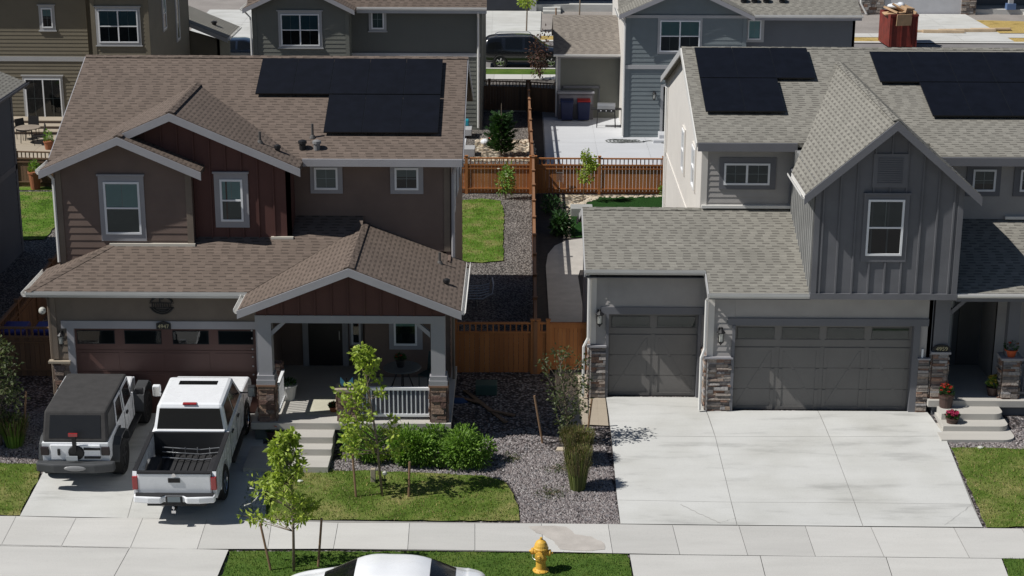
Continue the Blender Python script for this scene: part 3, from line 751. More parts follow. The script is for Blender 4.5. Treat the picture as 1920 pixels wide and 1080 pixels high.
# roofs
zg = lambda x: 6.52+.4354*(x+12.69)
zl = lambda y: 3.63+.4167*(y+.95)
zh = lambda x: 3.63+.4167*(x+12.87)
zp = lambda x: 4.72-.397*abs(x+4.33)
T = lambda f, *pts: [(x, y, f(x, y)) for x, y in pts]
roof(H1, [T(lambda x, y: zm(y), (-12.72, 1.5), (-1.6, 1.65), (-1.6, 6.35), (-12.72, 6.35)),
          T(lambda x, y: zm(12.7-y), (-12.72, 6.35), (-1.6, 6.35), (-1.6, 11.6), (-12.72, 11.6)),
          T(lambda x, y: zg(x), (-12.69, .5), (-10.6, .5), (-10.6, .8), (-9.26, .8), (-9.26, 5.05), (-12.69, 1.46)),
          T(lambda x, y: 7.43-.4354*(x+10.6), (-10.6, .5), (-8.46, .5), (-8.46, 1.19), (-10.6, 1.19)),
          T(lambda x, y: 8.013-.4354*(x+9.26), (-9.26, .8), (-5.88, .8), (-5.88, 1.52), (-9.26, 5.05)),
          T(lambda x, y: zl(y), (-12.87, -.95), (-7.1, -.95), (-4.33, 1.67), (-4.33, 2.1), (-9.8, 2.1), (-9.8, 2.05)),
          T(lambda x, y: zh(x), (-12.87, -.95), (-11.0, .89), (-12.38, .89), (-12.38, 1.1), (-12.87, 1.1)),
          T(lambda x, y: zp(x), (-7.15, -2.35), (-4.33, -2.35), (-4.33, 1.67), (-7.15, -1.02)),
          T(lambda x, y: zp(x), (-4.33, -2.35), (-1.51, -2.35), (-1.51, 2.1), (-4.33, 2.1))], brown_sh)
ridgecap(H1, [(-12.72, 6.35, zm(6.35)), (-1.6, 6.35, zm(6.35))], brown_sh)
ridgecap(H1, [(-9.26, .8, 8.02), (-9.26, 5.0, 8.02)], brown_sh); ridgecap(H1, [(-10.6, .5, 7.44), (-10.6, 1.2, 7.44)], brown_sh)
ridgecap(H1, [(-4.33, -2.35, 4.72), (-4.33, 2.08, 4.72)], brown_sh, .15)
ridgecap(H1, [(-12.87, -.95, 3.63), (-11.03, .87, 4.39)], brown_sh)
for a, c in (((-12.72, .49, 6.51), (-10.6, .49, 7.43)), ((-10.6, .49, 7.43), (-8.44, .49, 6.49)), ((-10.55, .79, 7.45), (-9.26, .79, 8.01)), ((-9.26, .79, 8.01), (-5.86, .79, 6.53)),
             ((-7.17, -2.36, 3.595), (-4.33, -2.36, 4.72)), ((-4.33, -2.36, 4.72), (-1.5, -2.36, 3.595))): rake(H1, a, c, trim_gray, .21)
rake(H1, (-1.6, 1.65, 6.61), (-1.6, 6.35, 8.57), trim_gray, .2, .03, (1, 0, 0)); rake(H1, (-1.6, 11.6, 6.61-.12), (-1.6, 6.35, 8.57), trim_gray, .2, .03, (1, 0, 0))
rake(H1, (-12.72, 1.65, 6.61), (-12.72, 6.35, 8.57), trim_gray, .2, .03, (-1, 0, 0))
b = B(); b.box(-5.9, -1.9, 1.67, 2.1, 6.42, 6.44); b.build('soffit', trim_gray, H1)
b = B(); b.box(-5.9, -1.6, 1.56, 1.66, 6.4, 6.6); b.build('gutter', trim_gray, H1)
gutter(H1, (-12.69, .5, 6.51), (-12.69, 1.7, 6.51), (-1, 0, 0), gut_w)
gutter(H1, (-12.87, -.95, 3.62), (-7.12, -.95, 3.62), (0, -1, 0), gut, .14); gutter(H1, (-12.87, -1.05, 3.62), (-12.87, 1.1, 3.62), (-1, 0, 0), gut_w)
gutter(H1, (-7.15, -1.05, 3.6), (-7.15, -2.33, 3.6), (-1, 0, 0), gut_w); gutter(H1, (-1.51, -2.33, 3.6), (-1.51, 2.05, 3.6), (1, 0, 0), gut_w)
b = B(); b.box(-12.8, -7.1, -.9, -.45, 3.46, 3.48); b.box(-12.8, -12.4, -.45, 1.05, 3.46, 3.48); b.build('soffit', trim_lt, H1)
spout(H1, [(-12.6, .75, 6.4), (-12.45, .85, 6.2), (-12.45, .85, 3.9)], gut_w); spout(H1, [(-1.75, 1.75, 6.5), (-1.87, 2.02, 6.1), (-1.87, 2.02, 3.75)], trim_gray, .05)
spout(H1, [(-1.45, 1.9, 3.5), (-1.85, 1.3, 3.2), (-1.85, 1.3, .2)], sid_taupe); spout(H1, [(-12.8, -.3, 3.5), (-12.5, -.3, 3.2), (-12.5, -.3, .2)], sid_taupe)
b = B(); b.box(-11.05, -8.75, .8, .9, 4.36, 4.43); b.box(-6.75, -6.15, 1.1, 1.2, 4.49, 4.55); b.build('wall_flashing', flash, H1)
# windows of the brown house
P9, P12, P21, P14 = front(.9), front(1.2), front(2.1), front(1.4)
window(H1, P9, -11.13, -10.17, 4.68, 6.12, (.13, .12, .19, .16), trim_gray, 'dh', head=.03, blm2=blind_dk)
window(H1, P12, -8.08, -7.47, 4.97, 6.13, (.15, .15, .17, .16), trim_gray, 'dh', head=.03, blm2=blind_dk)
window(H1, P21, -5.65, -5.01, 5.64, 6.26, (.11, .13, .11, .1), trim_gray, 'cross', bl=1, blm=M('blind_grey', (.2, .22, .21), .8))
window(H1, P21, -3.46, -2.81, 5.64, 6.26, (.12, .13, .11, .1), trim_gray, 'cross', bl=.4, blm=M('blind_grey', (.2, .22, .21), .8))
window(H1, P14, -3.5, -2.86, 1.4, 2.75, (.13, .15, .12, .1), trim_gray, 'dh', bl=.6)
for k in range(3): window(H1, right(-1.95), 3.6+k*2.4, 4.3+k*2.4, 4.6, 5.9, (.1, .1, .1, .1), trim_gray, 'dh')
window(H1, front(2.35), -4.77, -4.5, 1.1, 2.6, (.05, .05, .05, .05), trim_gray, 'plain', bl=0)
# garage door, trim, door
b = B(); F = front(-.45)
F.box(b, -11.86, -7.0, .03, 2.44, -.1, -.06)
for z in (.62, 1.22, 1.83): F.box(b, -11.86, -7.0, z-.006, z+.006, -.06, -.064)
gd = b.build('garage_door', gdoor_br, H1)
b = B()
for i in range(4):
    for j in range(3):
        u = -11.75+i*1.21; F.box(b, u, u+1.05, .1+j*.6, .55+j*.6, -.06, -.05)
b.build('door_panel', gdoor_br, gd)
for u0, u1 in ((-11.78, -10.78), (-10.52, -9.54), (-9.24, -8.28), (-8.03, -7.1)):
    b = B(); F.box(b, u0, u1, 2.0, 2.38, -.058, -.045); o = b.build('door_window', interior, gd)
    b = B(); b.face([F.p(u0+.02, 2.02, -.042), F.p(u1-.02, 2.02, -.042), F.p(u1-.02, 2.36, -.042), F.p(u0+.02, 2.36, -.042)]); b.build('pane', glass, o)
b = B(); F.box(b, -12.02, -11.84, .0, 2.46, -.1, .04); F.box(b, -7.02, -6.8, 0, 2.46, -.1, .04); F.box(b, -12.16, -6.75, 2.46, 2.67, -.02, .05); b.build('door_trim', trim_gray, H1)
b = B()
for k, z in enumerate((2.42, 2.2, 1.9, 1.68, 1.42, 1.18)): c = F.p(-7.12, z, .02); b.ball(c, .025, 8)
b.build('light_string', trim_lt, H1)
stonework(H1, F, -12.42, -11.98, -.02, 1.5, stone_br, 3, (.09, .16), (.18, .4), (.04, .09)); stonework(H1, left(-12.4), -.45, .2, -.02, 1.5, stone_br, 4, (.09, .16), (.18, .4), (.04, .09))
b = B(); b.box(-12.55, -11.97, -.58, -.4, 1.5, 1.56); b.build('stone_cap', conc_tan, H1)
lantern(H1, F, -12.16, 2.2)
b = B(); F2 = front(2.35); F2.box(b, -5.98, -5.02, .47, 2.6, .0, .05); d = b.build('front_door', doorm, H1)
b = B(); F2.box(b, -6.14, -5.98, .45, 2.75, 0, .07); F2.box(b, -5.02, -4.86, .45, 2.75, 0, .07); F2.box(b, -5.98, -5.02, 2.6, 2.75, 0, .07); b.build('door_trim', trim_gray, H1)
b = B(); c = F2.p(-5.1, 1.4, .09); b.tube([F2.p(-5.1, 1.5, .06), F2.p(-5.1, 1.5, .1), F2.p(-5.1, 1.25, .1), F2.p(-5.1, 1.25, .06)], .015, 6); b.build('door_handle', steel, d)
# porch
b = B(); b.box(-6.97, -1.8, -2.12, 2.35, .27, .45); b.build('porch_slab', conc_step, H1)
b = B(); b.box(-6.9, -1.95, -1.98, 2.3, -.3, .27); b.build('foundation', M('foundation', (.1, .12, .12), .9), H1)
b = B(); b.box(-5.87, -4.8, -2.66, -2.12, -.25, .28); b.box(-5.87, -4.8, -3.05, -2.66, -.3, .11); b.build('step', conc_step, H1, bevel=.01)
b = B(); b.box(-5.9, -4.82, -3.8, -3.05, -.4, -.1+.03); b.box(-6.95, -5.9, -3.8, -2.2, -.4, -.1); b.build('step', conc_step, H1)
for x0, sd in ((-6.8, 11), (-2.36, 21)):
    pillar(H1, x0+.04, x0+.44, -2.0, -1.62, .45, 1.42, stone_br, sd, rh=(.09, .17), rw=(.16, .36), dep=(.03, .07))
    b = B(); b.box(x0-.01, x0+.49, -2.07, -1.55, 1.42, 1.47); b.build('stone_cap', M('cap_rust', (.25, .14, .09), .8), H1)
    b = B(); b.box(x0, x0+.48, -2.06, -1.57, 1.47, 1.6); b.box(x0+.02, x0+.46, -2.04, -1.59, 1.6, 1.72); b.box(x0+.06, x0+.42, -2.0, -1.63, 1.72, 3.2); b.build('porch_column', trim_gray, H1)
b = B(); b.box(-6.78, -1.93, -2.02, -1.85, 3.14, 3.34); b.box(-6.76, -6.5, -1.85, -.45, 3.16, 3.33); b.box(-2.2, -1.98, -1.85, 1.4, 3.16, 3.33)
for x, s in ((-6.4, 1), (-2.32, -1)): b.prism([(x, -1.97, 2.75), (x, -1.97, 2.9), (x+.3*s, -1.97, 3.15), (x+.42*s, -1.97, 3.15)], (0, .12, 0))
b.build('porch_beam', trim_gray, H1)
b = B(); b.prism([(-6.75, -1.99, 3.34), (-1.93, -1.99, 3.34), (-1.93, -1.99, 3.64), (-4.33, -1.99, 4.58), (-6.75, -1.99, 3.62)], (0, .05, 0))
u = -6.5
while u < -2: z1 = zp(u)-.14; b.box(u-.02, u+.02, -2.02, -1.99, 3.34, z1); u += .42
b.build('porch_gable', bb_red, H1)
b = B(); b.box(-6.7, -2.0, -1.85, 2.3, 3.36, 3.4); b.build('porch_ceiling', trim_gray, H1)
pillar(H1, -4.72, -4.25, -1.98, -1.6, .45, 1.28, stone_br, 31, rh=(.09, .17), rw=(.16, .36), dep=(.03, .07))
b = B(); b.box(-4.8, -4.17, -2.06, -1.52, 1.28, 1.35); b.build('stone_cap', conc_tan, H1)
b = B(); b.box(-4.2, -2.3, -1.86, -1.76, 1.27, 1.34); b.box(-4.2, -2.3, -1.85, -1.77, .54, .61)
x = -4.1
while x < -2.35: b.box(x-.015, x+.015, -1.83, -1.79, .6, 1.28); x += .115
b.box(-6.36, -6.28, -1.6, -.5, 1.27, 1.34); b.box(-6.35, -6.29, -1.6, -.5, .54, .61); y = -1.5
while y < -.5: b.box(-6.335, -6.305, y-.015, y+.015, .6, 1.28); y += .13
b.build('porch_railing', vinyl, H1)
pillar(H1, -6.72, -6.4, -.5, -.25, .45, 1.5, stone_br, 41, rh=(.09, .17), rw=(.16, .36), dep=(.03, .07))
# roof furniture + solar
f1 = lambda x, y: Vector((x, y, zm(y)+.13))
solar(H1, f1, [(-7.52+i*1.045, -7.52+(i+1)*1.045, 4.33, 6.05) for i in range(5)] + [(-5.43+i*1.045, -5.43+(i+1)*1.045, 2.58, 4.3) for i in range(3)])
rails(H1, f1, [(-7.5, -2.35, 5.6), (-7.5, -2.35, 4.75), (-5.4, -2.35, 3.9), (-5.4, -2.35, 3.0)])
tube_vent(H1, -5.72, 2.55, zm(2.55), .38); boxvent(H1, -5.94, 2.05, zm(2.05)+.02, s=.09); boxvent(H1, -5.55, 2.05, zm(2.05)+.02, M('vent_gray', (.2, .2, .2)), s=.09)
zr = lambda x: 8.013-.4354*(x+9.26)
tube_vent(H1, -7.02, 1.6, zr(-7.02), .3); boxvent(H1, -6.55, 1.55, zr(-6.55)-.06, s=.07)
tube_vent(H1, -2.2, 1.0, zp(-2.2), .3); boxvent(H1, -1.95, -.6, zp(-1.95)-.08, s=.07)
# address plaque and wall emblem
pl = wthing('address_plaque', 'small black house number plaque 4947 over the brown garage door', 'sign', (-9.44, -.52, 2.55))
b = B(); b.prism([(-9.63, -.51, 2.46), (-9.25, -.51, 2.46), (-9.25, -.51, 2.62), (-9.44, -.51, 2.69), (-9.63, -.51, 2.62)], (0, -.03, 0)); b.build('plate', black, pl)
text_mesh('4947', .15, .004, numer, 'numerals', pl, (-9.44, -.548, 2.54), (R(90), 0, 0))
em = wthing('metal_emblem', 'round black cut metal name emblem on the brown wall above the garage door', 'sign', (-9.45, -.5, 3.15))
b = B(); c = Vector((-9.46, -.49, 3.12)); Fe = front(-.48)
for r_, a0, a1 in ((.3, 20, 160), (.3, 200, 340), (.24, 200, 340)):
    b.tube([c+Vector((math.cos(R(a))*r_*1.0, 0, math.sin(R(a))*r_*.8)) for a in range(a0, a1+1, 10)], .028, 5)
Fe.box(b, -9.78, -9.14, 3.165, 3.185, 0, .02); Fe.box(b, -9.78, -9.14, 3.035, 3.055, 0, .02)
Fe.box(b, -9.6, -9.32, 2.88, 3.0, 0, .02)
for k in range(9): Fe.box(b, -9.72+k*.06, -9.7+k*.06, 3.055, 3.165, 0, .02)
b.build('scrollwork', black, em)
text_mesh('P', .34, .012, black, 'letter', em, (-9.46, -.5, 3.28), (R(90), 0, 0))

# ================================================================ gray house
H2 = house('gray_house', 'gray two storey house with a board and batten gable above its garage', (9, 6, 0))
zs = lambda y: 3.51+.333*(y+.45)
zM = lambda y: 6.8+.3*(y-3)
W = sid_gray
wall(H2, front(1.02), [(1.9, 0), (2.38, 0), (2.38, 3.85), (1.9, 3.85)], W, .16)
wall(H2, front(1.02), [(4.88, 0), (5.05, 0), (5.05, 3.85), (4.88, 3.85)], W, .16); wall(H2, front(1.02), [(2.38, 2.46), (4.88, 2.46), (4.88, 3.85), (2.38, 3.85)], W, .16)
wall(H2, front(0), [(5.0, 0), (5.7, 0), (5.7, 3.55), (5.0, 3.55)], W, .16); wall(H2, front(0), [(10.5, 0), (10.95, 0), (10.95, 3.55), (10.5, 3.55)], W)
wall(H2, front(0), [(5.7, 2.48), (10.5, 2.48), (10.5, 3.55), (5.7, 3.55)], W)
wall(H2, left(5.0), [(0, 0), (1.02, 0), (1.02, 3.7), (0, 3.5)], W)
wall(H2, left(1.9), [(1.02, 0), (7.3, 0), (7.3, 3.6), (3.4, 4.65), (1.02, 3.85)], sid_sunlit)
wall(H2, back(7.3), [(1.9, 0), (5.05, 0), (5.05, 3.6), (1.9, 3.6)], sid_sunlit)
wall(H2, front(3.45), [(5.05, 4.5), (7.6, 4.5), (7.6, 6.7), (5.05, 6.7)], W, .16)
wall(H2, left(5.05), [(3.45, 3.5), (15.5, 0), (15.5, 6.7), (9.2, 8.35), (3.45, 6.75)], sid_sunlit); wall(H2, left(5.06), [(7.2, 0), (15.4, 0), (15.4, 2), (7.2, 4)], sid_sunlit)
wall(H2, back(15.5), [(5.05, 0), (24, 0), (24, 6.6), (5.05, 6.6)], sid_sunlit)
wall(H2, front(2.75), [(11.3, 4.5), (24, 4.5), (24, 6.6), (11.3, 6.6)], W, .16)
wall(H2, right(24), [(0, 0), (15.5, 0), (15.5, 6.6), (9, 8.3), (2.75, 6.6), (0, 3)], W)
bx0, bx1, by = 7.58, 11.38, -.55
wall(H2, front(by), [(bx0, 3.56), (bx1, 3.56), (bx1, 6.5), (9.48, 8.08), (bx0, 6.5)], bb_gray, 0, batten=.42, name='batten_wall')
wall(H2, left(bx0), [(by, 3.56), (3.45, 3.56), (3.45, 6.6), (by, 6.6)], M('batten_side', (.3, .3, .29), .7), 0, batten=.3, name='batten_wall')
wall(H2, right(bx1), [(by, 3.56), (2.75, 3.56), (2.75, 6.6), (by, 6.6)], bb_gray, 0, batten=.42, name='batten_wall')
b = B(); b.box(bx0-.02, bx1+.02, by-.05, 0, 3.4, 3.56); front(by).box(b, bx0-.01, bx0+.13, 3.56, 6.45, 0, .04); front(by).box(b, bx1-.13, bx1+.01, 3.56, 6.45, 0, .04); b.build('trim_band', bb_gray, H2)
b = B()
front(3.45).box(b, 5.03, 5.2, 4.8, 6.7, 0, .03); left(5.05).box(b, 3.43, 3.6, 4.8, 6.7, 0, .03); left(5.05).box(b, 3.6, 15.45, 3.6, 3.75, 0, .03); left(5.05).box(b, 15.3, 15.52, 0, 6.6, 0, .03)
front(1.02).box(b, 1.88, 2.05, 1.6, 3.8, 0, .035); front(0).box(b, 4.98, 5.15, 1.6, 3.5, 0, .035)
b.build('corner_board', sid_sunlit, H2)
b = B(); front(1.02).box(b, 2.0, 2.2, 3.55, 3.8, 0, .001)
# roofs
roof(H2, [T(lambda x, y: zs(y), (1.72, .55), (4.95, .55), (4.95, -.45), (7.6, -.45), (7.6, 3.45), (1.72, 3.45)),
          T(lambda x, y: zs(6.9-y), (1.72, 3.45), (5.05, 3.45), (5.05, 7.75), (1.72, 7.75)),
          T(lambda x, y: zM(y), (4.84, 3.0), (11.25, 3.0), (11.25, 2.3), (24.3, 2.3), (24.3, 8.7), (4.84, 8.7)),
          T(lambda x, y: zM(17.4-y), (4.84, 8.7), (24.3, 8.7), (24.3, 15.95), (4.84, 15.95)),
          T(lambda x, y: 8.24-.86*abs(x-9.48), (7.25, by-.38), (9.48, by-.38), (9.48, 7.75), (7.25, 1.5)),
          T(lambda x, y: 8.24-.86*abs(x-9.48), (9.48, by-.38), (11.72, by-.38), (11.72, 1.5), (9.48, 7.75)),
          T(lambda x, y: 3.55+.37*(y+.45), (11.4, -.45), (24.3, -.45), (24.3, 2.75), (11.4, 2.75))], gray_sh)
ridgecap(H2, [(4.84, 8.7, zM(8.7)), (24.3, 8.7, zM(8.7))], gray_sh); ridgecap(H2, [(9.48, by-.38, 8.25), (9.48, 7.7, 8.25)], gray_sh); ridgecap(H2, [(1.72, 3.45, zs(3.45)), (5.0, 3.45, zs(3.45))], gray_sh)
for a, c in (((7.22, by-.39, 6.3), (9.48, by-.39, 8.24)), ((9.48, by-.39, 8.24), (11.75, by-.39, 6.29))): rake(H2, a, c, trim_dk, .24, .04)
rake(H2, (4.84, 3, 6.8), (4.84, 8.7, zM(8.7)), gut_w, .2, .03, (-1, 0, 0)); rake(H2, (4.84, 15.95, zM(1.45)), (4.84, 8.7, zM(8.7)), trim_lt, .2, .03, (-1, 0, 0))
rake(H2, (1.72, .55, zs(.55)), (1.72, 3.45, zs(3.45)), trim_lt, .18, .03, (-1, 0, 0)); rake(H2, (1.72, 7.75, zs(-.85)), (1.72, 3.45, zs(3.45)), trim_lt, .18, .03, (-1, 0, 0))
rake(H2, (4.94, .55, zs(.55)), (4.94, -.45, zs(-.45)), trim_lt, .18, .03, (-1, 0, 0))
b = B(); b.box(4.86, 7.6, 2.92, 2.99, 6.56, 6.79); b.box(11.3, 24, 2.22, 2.29, 6.34, 6.57); b.box(11.4, 24, -.5, -.46, 3.33, 3.54); b.build('fascia', trim_dk, H2)
b = B(); b.box(4.9, 7.6, 3.0, 3.45, 6.56, 6.58); b.box(1.75, 4.9, .58, 1.02, 3.6, 3.62); b.box(4.95, 7.6, -.42, 0, 3.33, 3.35); b.box(11.3, 24, 2.3, 2.75, 6.36, 6.38); b.build('soffit', trim_dk, H2)
gutter(H2, (1.72, .55, zs(.55)), (4.93, .55, zs(.55)), (0, -1, 0), gut, .12); gutter(H2, (4.93, -.45, zs(-.45)), (7.56, -.45, zs(-.45)), (0, -1, 0), gut, .12)
gutter(H2, (7.25, by-.36, 6.3), (7.25, 1.5, 6.3), (-1, 0, 0), gut_w); gutter(H2, (11.42, -.5, 3.55), (24.2, -.5, 3.55), (0, -1, 0), gut_w, .1); gutter(H2, (4.84, 15.95, zM(1.45)), (7, 15.95, zM(1.45)), (0, 1, 0), gut_w)
b = B(); b.box(5.06, 7.55, 3.33, 3.45, 4.84, 4.92); b.box(13.4, 24, 2.63, 2.75, 4.74, 4.82); b.build('wall_flashing', gut_w, H2)
spout(H2, [(1.8, .6, 3.7), (1.84, .93, 3.5), (1.84, .93, 1.8), (1.72, .9, 1.55), (1.72, .9, .1)], gut_w, .04); spout(H2, [(4.98, -.42, 3.4), (4.92, -.06, 3.2), (4.92, -.06, 1.85), (4.83, -.1, 1.6), (4.83, -.1, .1)], gut_w, .04)
spout(H2, [(7.35, 1.3, 6.2), (7.53, 3.3, 6.0), (7.53, 3.35, 5.0)], trim_dk, .04); spout(H2, [(5.0, 15.9, 6.3), (5.0, 15.6, 6.0), (5.0, 15.45, .1)], gut_w, .045)
P34, P27 = front(3.45), front(2.75)
window(H2, P34, 5.66, 6.94, 5.5, 6.12, (.13, .17, .13, .16), trim_dk, 'slider', bl=1, blm=blind_dk)
window(H2, P27, *[onY(x, 340, 2.75)[0] for x in (1823, 1866)], 5.52, 6.14, (.17, .14, .14, .14), trim_dk, 'cross', bl=.7, blm=blind_dk)
window(H2, P27, onY(1912, 340, 2.75)[0], onY(1912, 340, 2.75)[0]+.63, 5.52, 6.14, (.17, .14, .14, .14), trim_dk, 'cross', bl=.7, blm=blind_dk)
Pb = front(by)
window(H2, Pb, 8.93, 9.87, 4.6, 6.1, (.11, .12, .17, .13), trim_dk, 'dh', bl=.5, blm=blind_dk, head=.02)
b = B(); Pb.box(b, 9.0, 9.88, 6.42, 7.3, 0, .04); v = b.build('gable_vent', trim_dk, H2)
b = B()
for k in range(12): Pb.box(b, 9.12, 9.76, 6.52+k*.058, 6.55+k*.058, .04, .055)
b.build('louvre', bb_gray, v)
for y0, y1, z0, z1 in ((8.5, 9.6, 4.6, 5.9), (11.6, 12.5, 4.6, 5.9)): pass
window(H2, left(5.05), 8.6, 9.3, 4.6, 5.9, (.08, .08, .08, .08), sid_sunlit, 'dh', bl=.4); window(H2, left(5.05), 5.2, 6.0, 4.9, 6.1, (.08, .08, .08, .08), sid_sunlit, 'dh', bl=.4)
# garage doors
def gray_door(y, u0, u1, nw, z1):
    F = front(y+.13); b = B(); F.box(b, u0, u1, .02, z1, -.1, -.06); g = b.build('garage_door', gdoor_gr, H2); b = B()
    n = nw; wd = (u1-u0)/n
    for i in range(n):
        a, c = u0+wd*i+.06, u0+wd*(i+1)-.06
        for k in range(3):
            zb, zt = .03+k*.6, .6+k*.6
            F.box(b, a, a+.09, zb, zt, -.06, -.045); F.box(b, c-.09, c, zb, zt, -.06, -.045)
        F.box(b, a+.09, c-.09, .03, .12, -.06, -.045); F.box(b, a+.09, c-.09, 1.72, 1.8, -.06, -.045)
        s = 1 if i % 2 == 0 else -1; p0, p1 = ((a+.1, .14), (c-.1, 1.7)) if s > 0 else ((c-.1, .14), (a+.1, 1.7))
        for k in range(3):
            za, zb = .14+k*.52+.01, .14+(k+1)*.52-.01; t0, t1 = k/3+.01, (k+1)/3-.01
            ua, ub = p0[0]+(p1[0]-p0[0])*t0, p0[0]+(p1[0]-p0[0])*t1
            b.prism([F.p(ua-.04, za, -.06), F.p(ua+.04, za, -.06), F.p(ub+.04, zb, -.06), F.p(ub-.04, zb, -.06)], F.n*.007)
        ww = B(); F.box(ww, a+.04, c-.04, z1-.42, z1-.1, -.058, -.048); o = ww.build('door_window', M('door_glass_back', (.085, .085, .08), .6), g)
        ww = B(); ww.face([F.p(a+.06, z1-.4, -.045), F.p(c-.06, z1-.4, -.045), F.p(c-.06, z1-.12, -.045), F.p(a+.06, z1-.12, -.045)]); ww.build('pane', glass, o)
        F.box(b, a+.0, c, z1-.08, z1-.05, -.06, -.045); F.box(b, a, c, z1-.47, z1-.44, -.06, -.045)
    b.build('door_panel', gdoor_gr, g)
    b = B()
    for k in (1, 2, 3): F.box(b, u0, u1, .02+k*.6-.008, .02+k*.6+.004, -.06, -.057)
    b.build('panel_seam', M('seam', (.085, .08, .075)), g)
gray_door(1.02, 2.38, 4.88, 2, 2.44); gray_door(0, 5.7, 10.5, 4, 2.47)
b = B(); F = front(1.02); F.box(b, 2.18, 5.0, 2.46, 2.66, -.22, .045); F.box(b, 2.32, 2.4, 0, 2.46, -.22, .045); F.box(b, 4.84, 4.92, 0, 2.46, -.22, .045)
F = front(0); F.box(b, 5.5, 10.86, 2.49, 2.69, -.22, .045); F.box(b, 5.64, 5.72, 0, 2.49, -.22, .06); F.box(b, 10.48, 10.66, 0, 2.49, -.22, .04); b.build('door_trim', trim_dk, H2)
st = dict(rh=(.04, .1), rw=(.14, .42), dep=(.03, .085))
stonework(H2, front(1.02), 1.93, 2.33, 0, 1.52, stone_gr, 51, **st); stonework(H2, left(1.9), 1.02, 1.5, 0, 1.52, stone_gr, 52, **st); stonework(H2, front(1.02), 4.92, 5.0, 0, 1.52, stone_gr, 53, **st)
stonework(H2, front(0), 5.04, 5.66, 0, 1.56, stone_gr, 54, **st); stonework(H2, left(5.0), 0, .9, 0, 1.56, stone_gr, 55, **st); stonework(H2, front(0), 10.66, 10.95, 0, 1.56, stone_gr, 56, **st)
b = B(); b.box(1.82, 2.34, .9, 1.05, 1.52, 1.57); b.box(4.9, 5.68, -.12, .03, 1.56, 1.61); b.box(10.62, 10.96, -.11, .02, 1.56, 1.6); b.build('stone_cap', trim_gray, H2)
lantern(H2, front(1.02), 2.14, 2.38, 1.15); lantern(H2, front(0), 5.33, 2.22, 1.15)
b = B(); front(0).box(b, 10.72, 10.77, 1.6, 1.85, .02, .06); b.build('keypad', vinyl, H2)
# right porch
b = B(); b.box(10.96, 24, -.22, 2.75, .27, .45); b.build('porch_slab', conc_step, H2); b = B(); b.box(11.1, 24, -.1, 2.7, -.1, .27); b.build('foundation', sid_slate, H2)
def rstep(x0, x1, y0, y1, z0, z1, r):
    pts = [(x0, y1), (x0, y0)]; c = (x1-r, y0+r)
    pts += [(c[0]+r*math.sin(R(a)), c[1]-r*math.cos(R(a))) for a in range(0, 91, 15)] + [(x1, y1)]
    b = B(); b.prism([(x, y, z0) for x, y in pts], (0, 0, z1-z0)); return b
rstep(11.2, 12.86, -.78, -.22, -.1, .29, .25).build('step', conc_step, H2); rstep(11.15, 12.9, -1.25, -.22, -.15, .12, .25).build('step', conc_step, H2); rstep(10.98, 12.95, -1.85, -.1, -.3, -.02, .35).build('step', conc_step, H2)
pillar(H2, 11.03, 11.43, -.02, .38, .45, 1.72, stone_gr, 61, **st); pillar(H2, 12.93, 13.38, -.02, .38, .45, 1.55, stone_gr, 66, **st)
b = B(); b.box(10.97, 11.5, -.1, .46, 1.72, 1.78); b.box(12.86, 13.45, -.1, .46, 1.55, 1.61); b.build('stone_cap', trim_gray, H2)
b = B(); b.box(11.02, 11.42, 0, .36, 1.78, 3.4); b.box(13.0, 13.3, .05, .33, 1.61, 3.3); b.build('porch_column', trim_dk, H2)
b = B(); b.box(11.4, 24, -.02, .2, 3.2, 3.38); b.prism([(11.42, .05, 2.75), (11.42, .05, 2.9), (11.75, .05, 3.2), (11.88, .05, 3.2)], (0, .1, 0)); b.build('porch_beam', trim_dk, H2)
wall(H2, front(2.7), [(11.0, .4), (24, .4), (24, 4.4), (11.0, 4.4)], sid_slate); wall(H2, right(10.97), [(0, 0), (2.75, 0), (2.75, 3.5), (0, 3.5)], sid_slate)
wall(H2, front(1.2), [(13.0, .4), (24, .4), (24, 3.6), (13.0, 3.6)], W, .16); wall(H2, left(13.0), [(1.2, .4), (2.7, .4), (2.7, 3.6), (1.2, 3.6)], W)
b = B(); front(2.7).box(b, 12.35, 12.95, .47, 2.7, 0, .05); b.build('front_door', M('door_gray', (.1, .1, .1), .5), H2)
window(H2, front(2.7), 11.75, 12.15, .8, 2.7, (.04, .04, .04, .04), trim_lt, 'plain', bl=1, blm=curtain)
b = B(); b.box(13.45, 24, .05, .15, 1.35, 1.42); b.box(13.45, 24, .06, .14, .55, .62); x = 13.55
while x < 16: b.box(x-.015, x+.015, .08, .12, .6, 1.36); x += .12
b.build('porch_railing', trim_dk, H2)
pl = wthing('address_plaque', 'black oval house number plaque 4959 on the stone pillar beside the steps', 'sign', (11.25, -.12, 1.85))
b = B(); b.prism([(11.25+.24*math.cos(a*math.pi/8), -.03, 1.86+.12*math.sin(a*math.pi/8)) for a in range(16)], (0, -.03, 0)); b.build('plate', black, pl)
text_mesh('4959', .16, .004, numer, 'numerals', pl, (11.25, -.068, 1.86), (R(90), 0, 0))
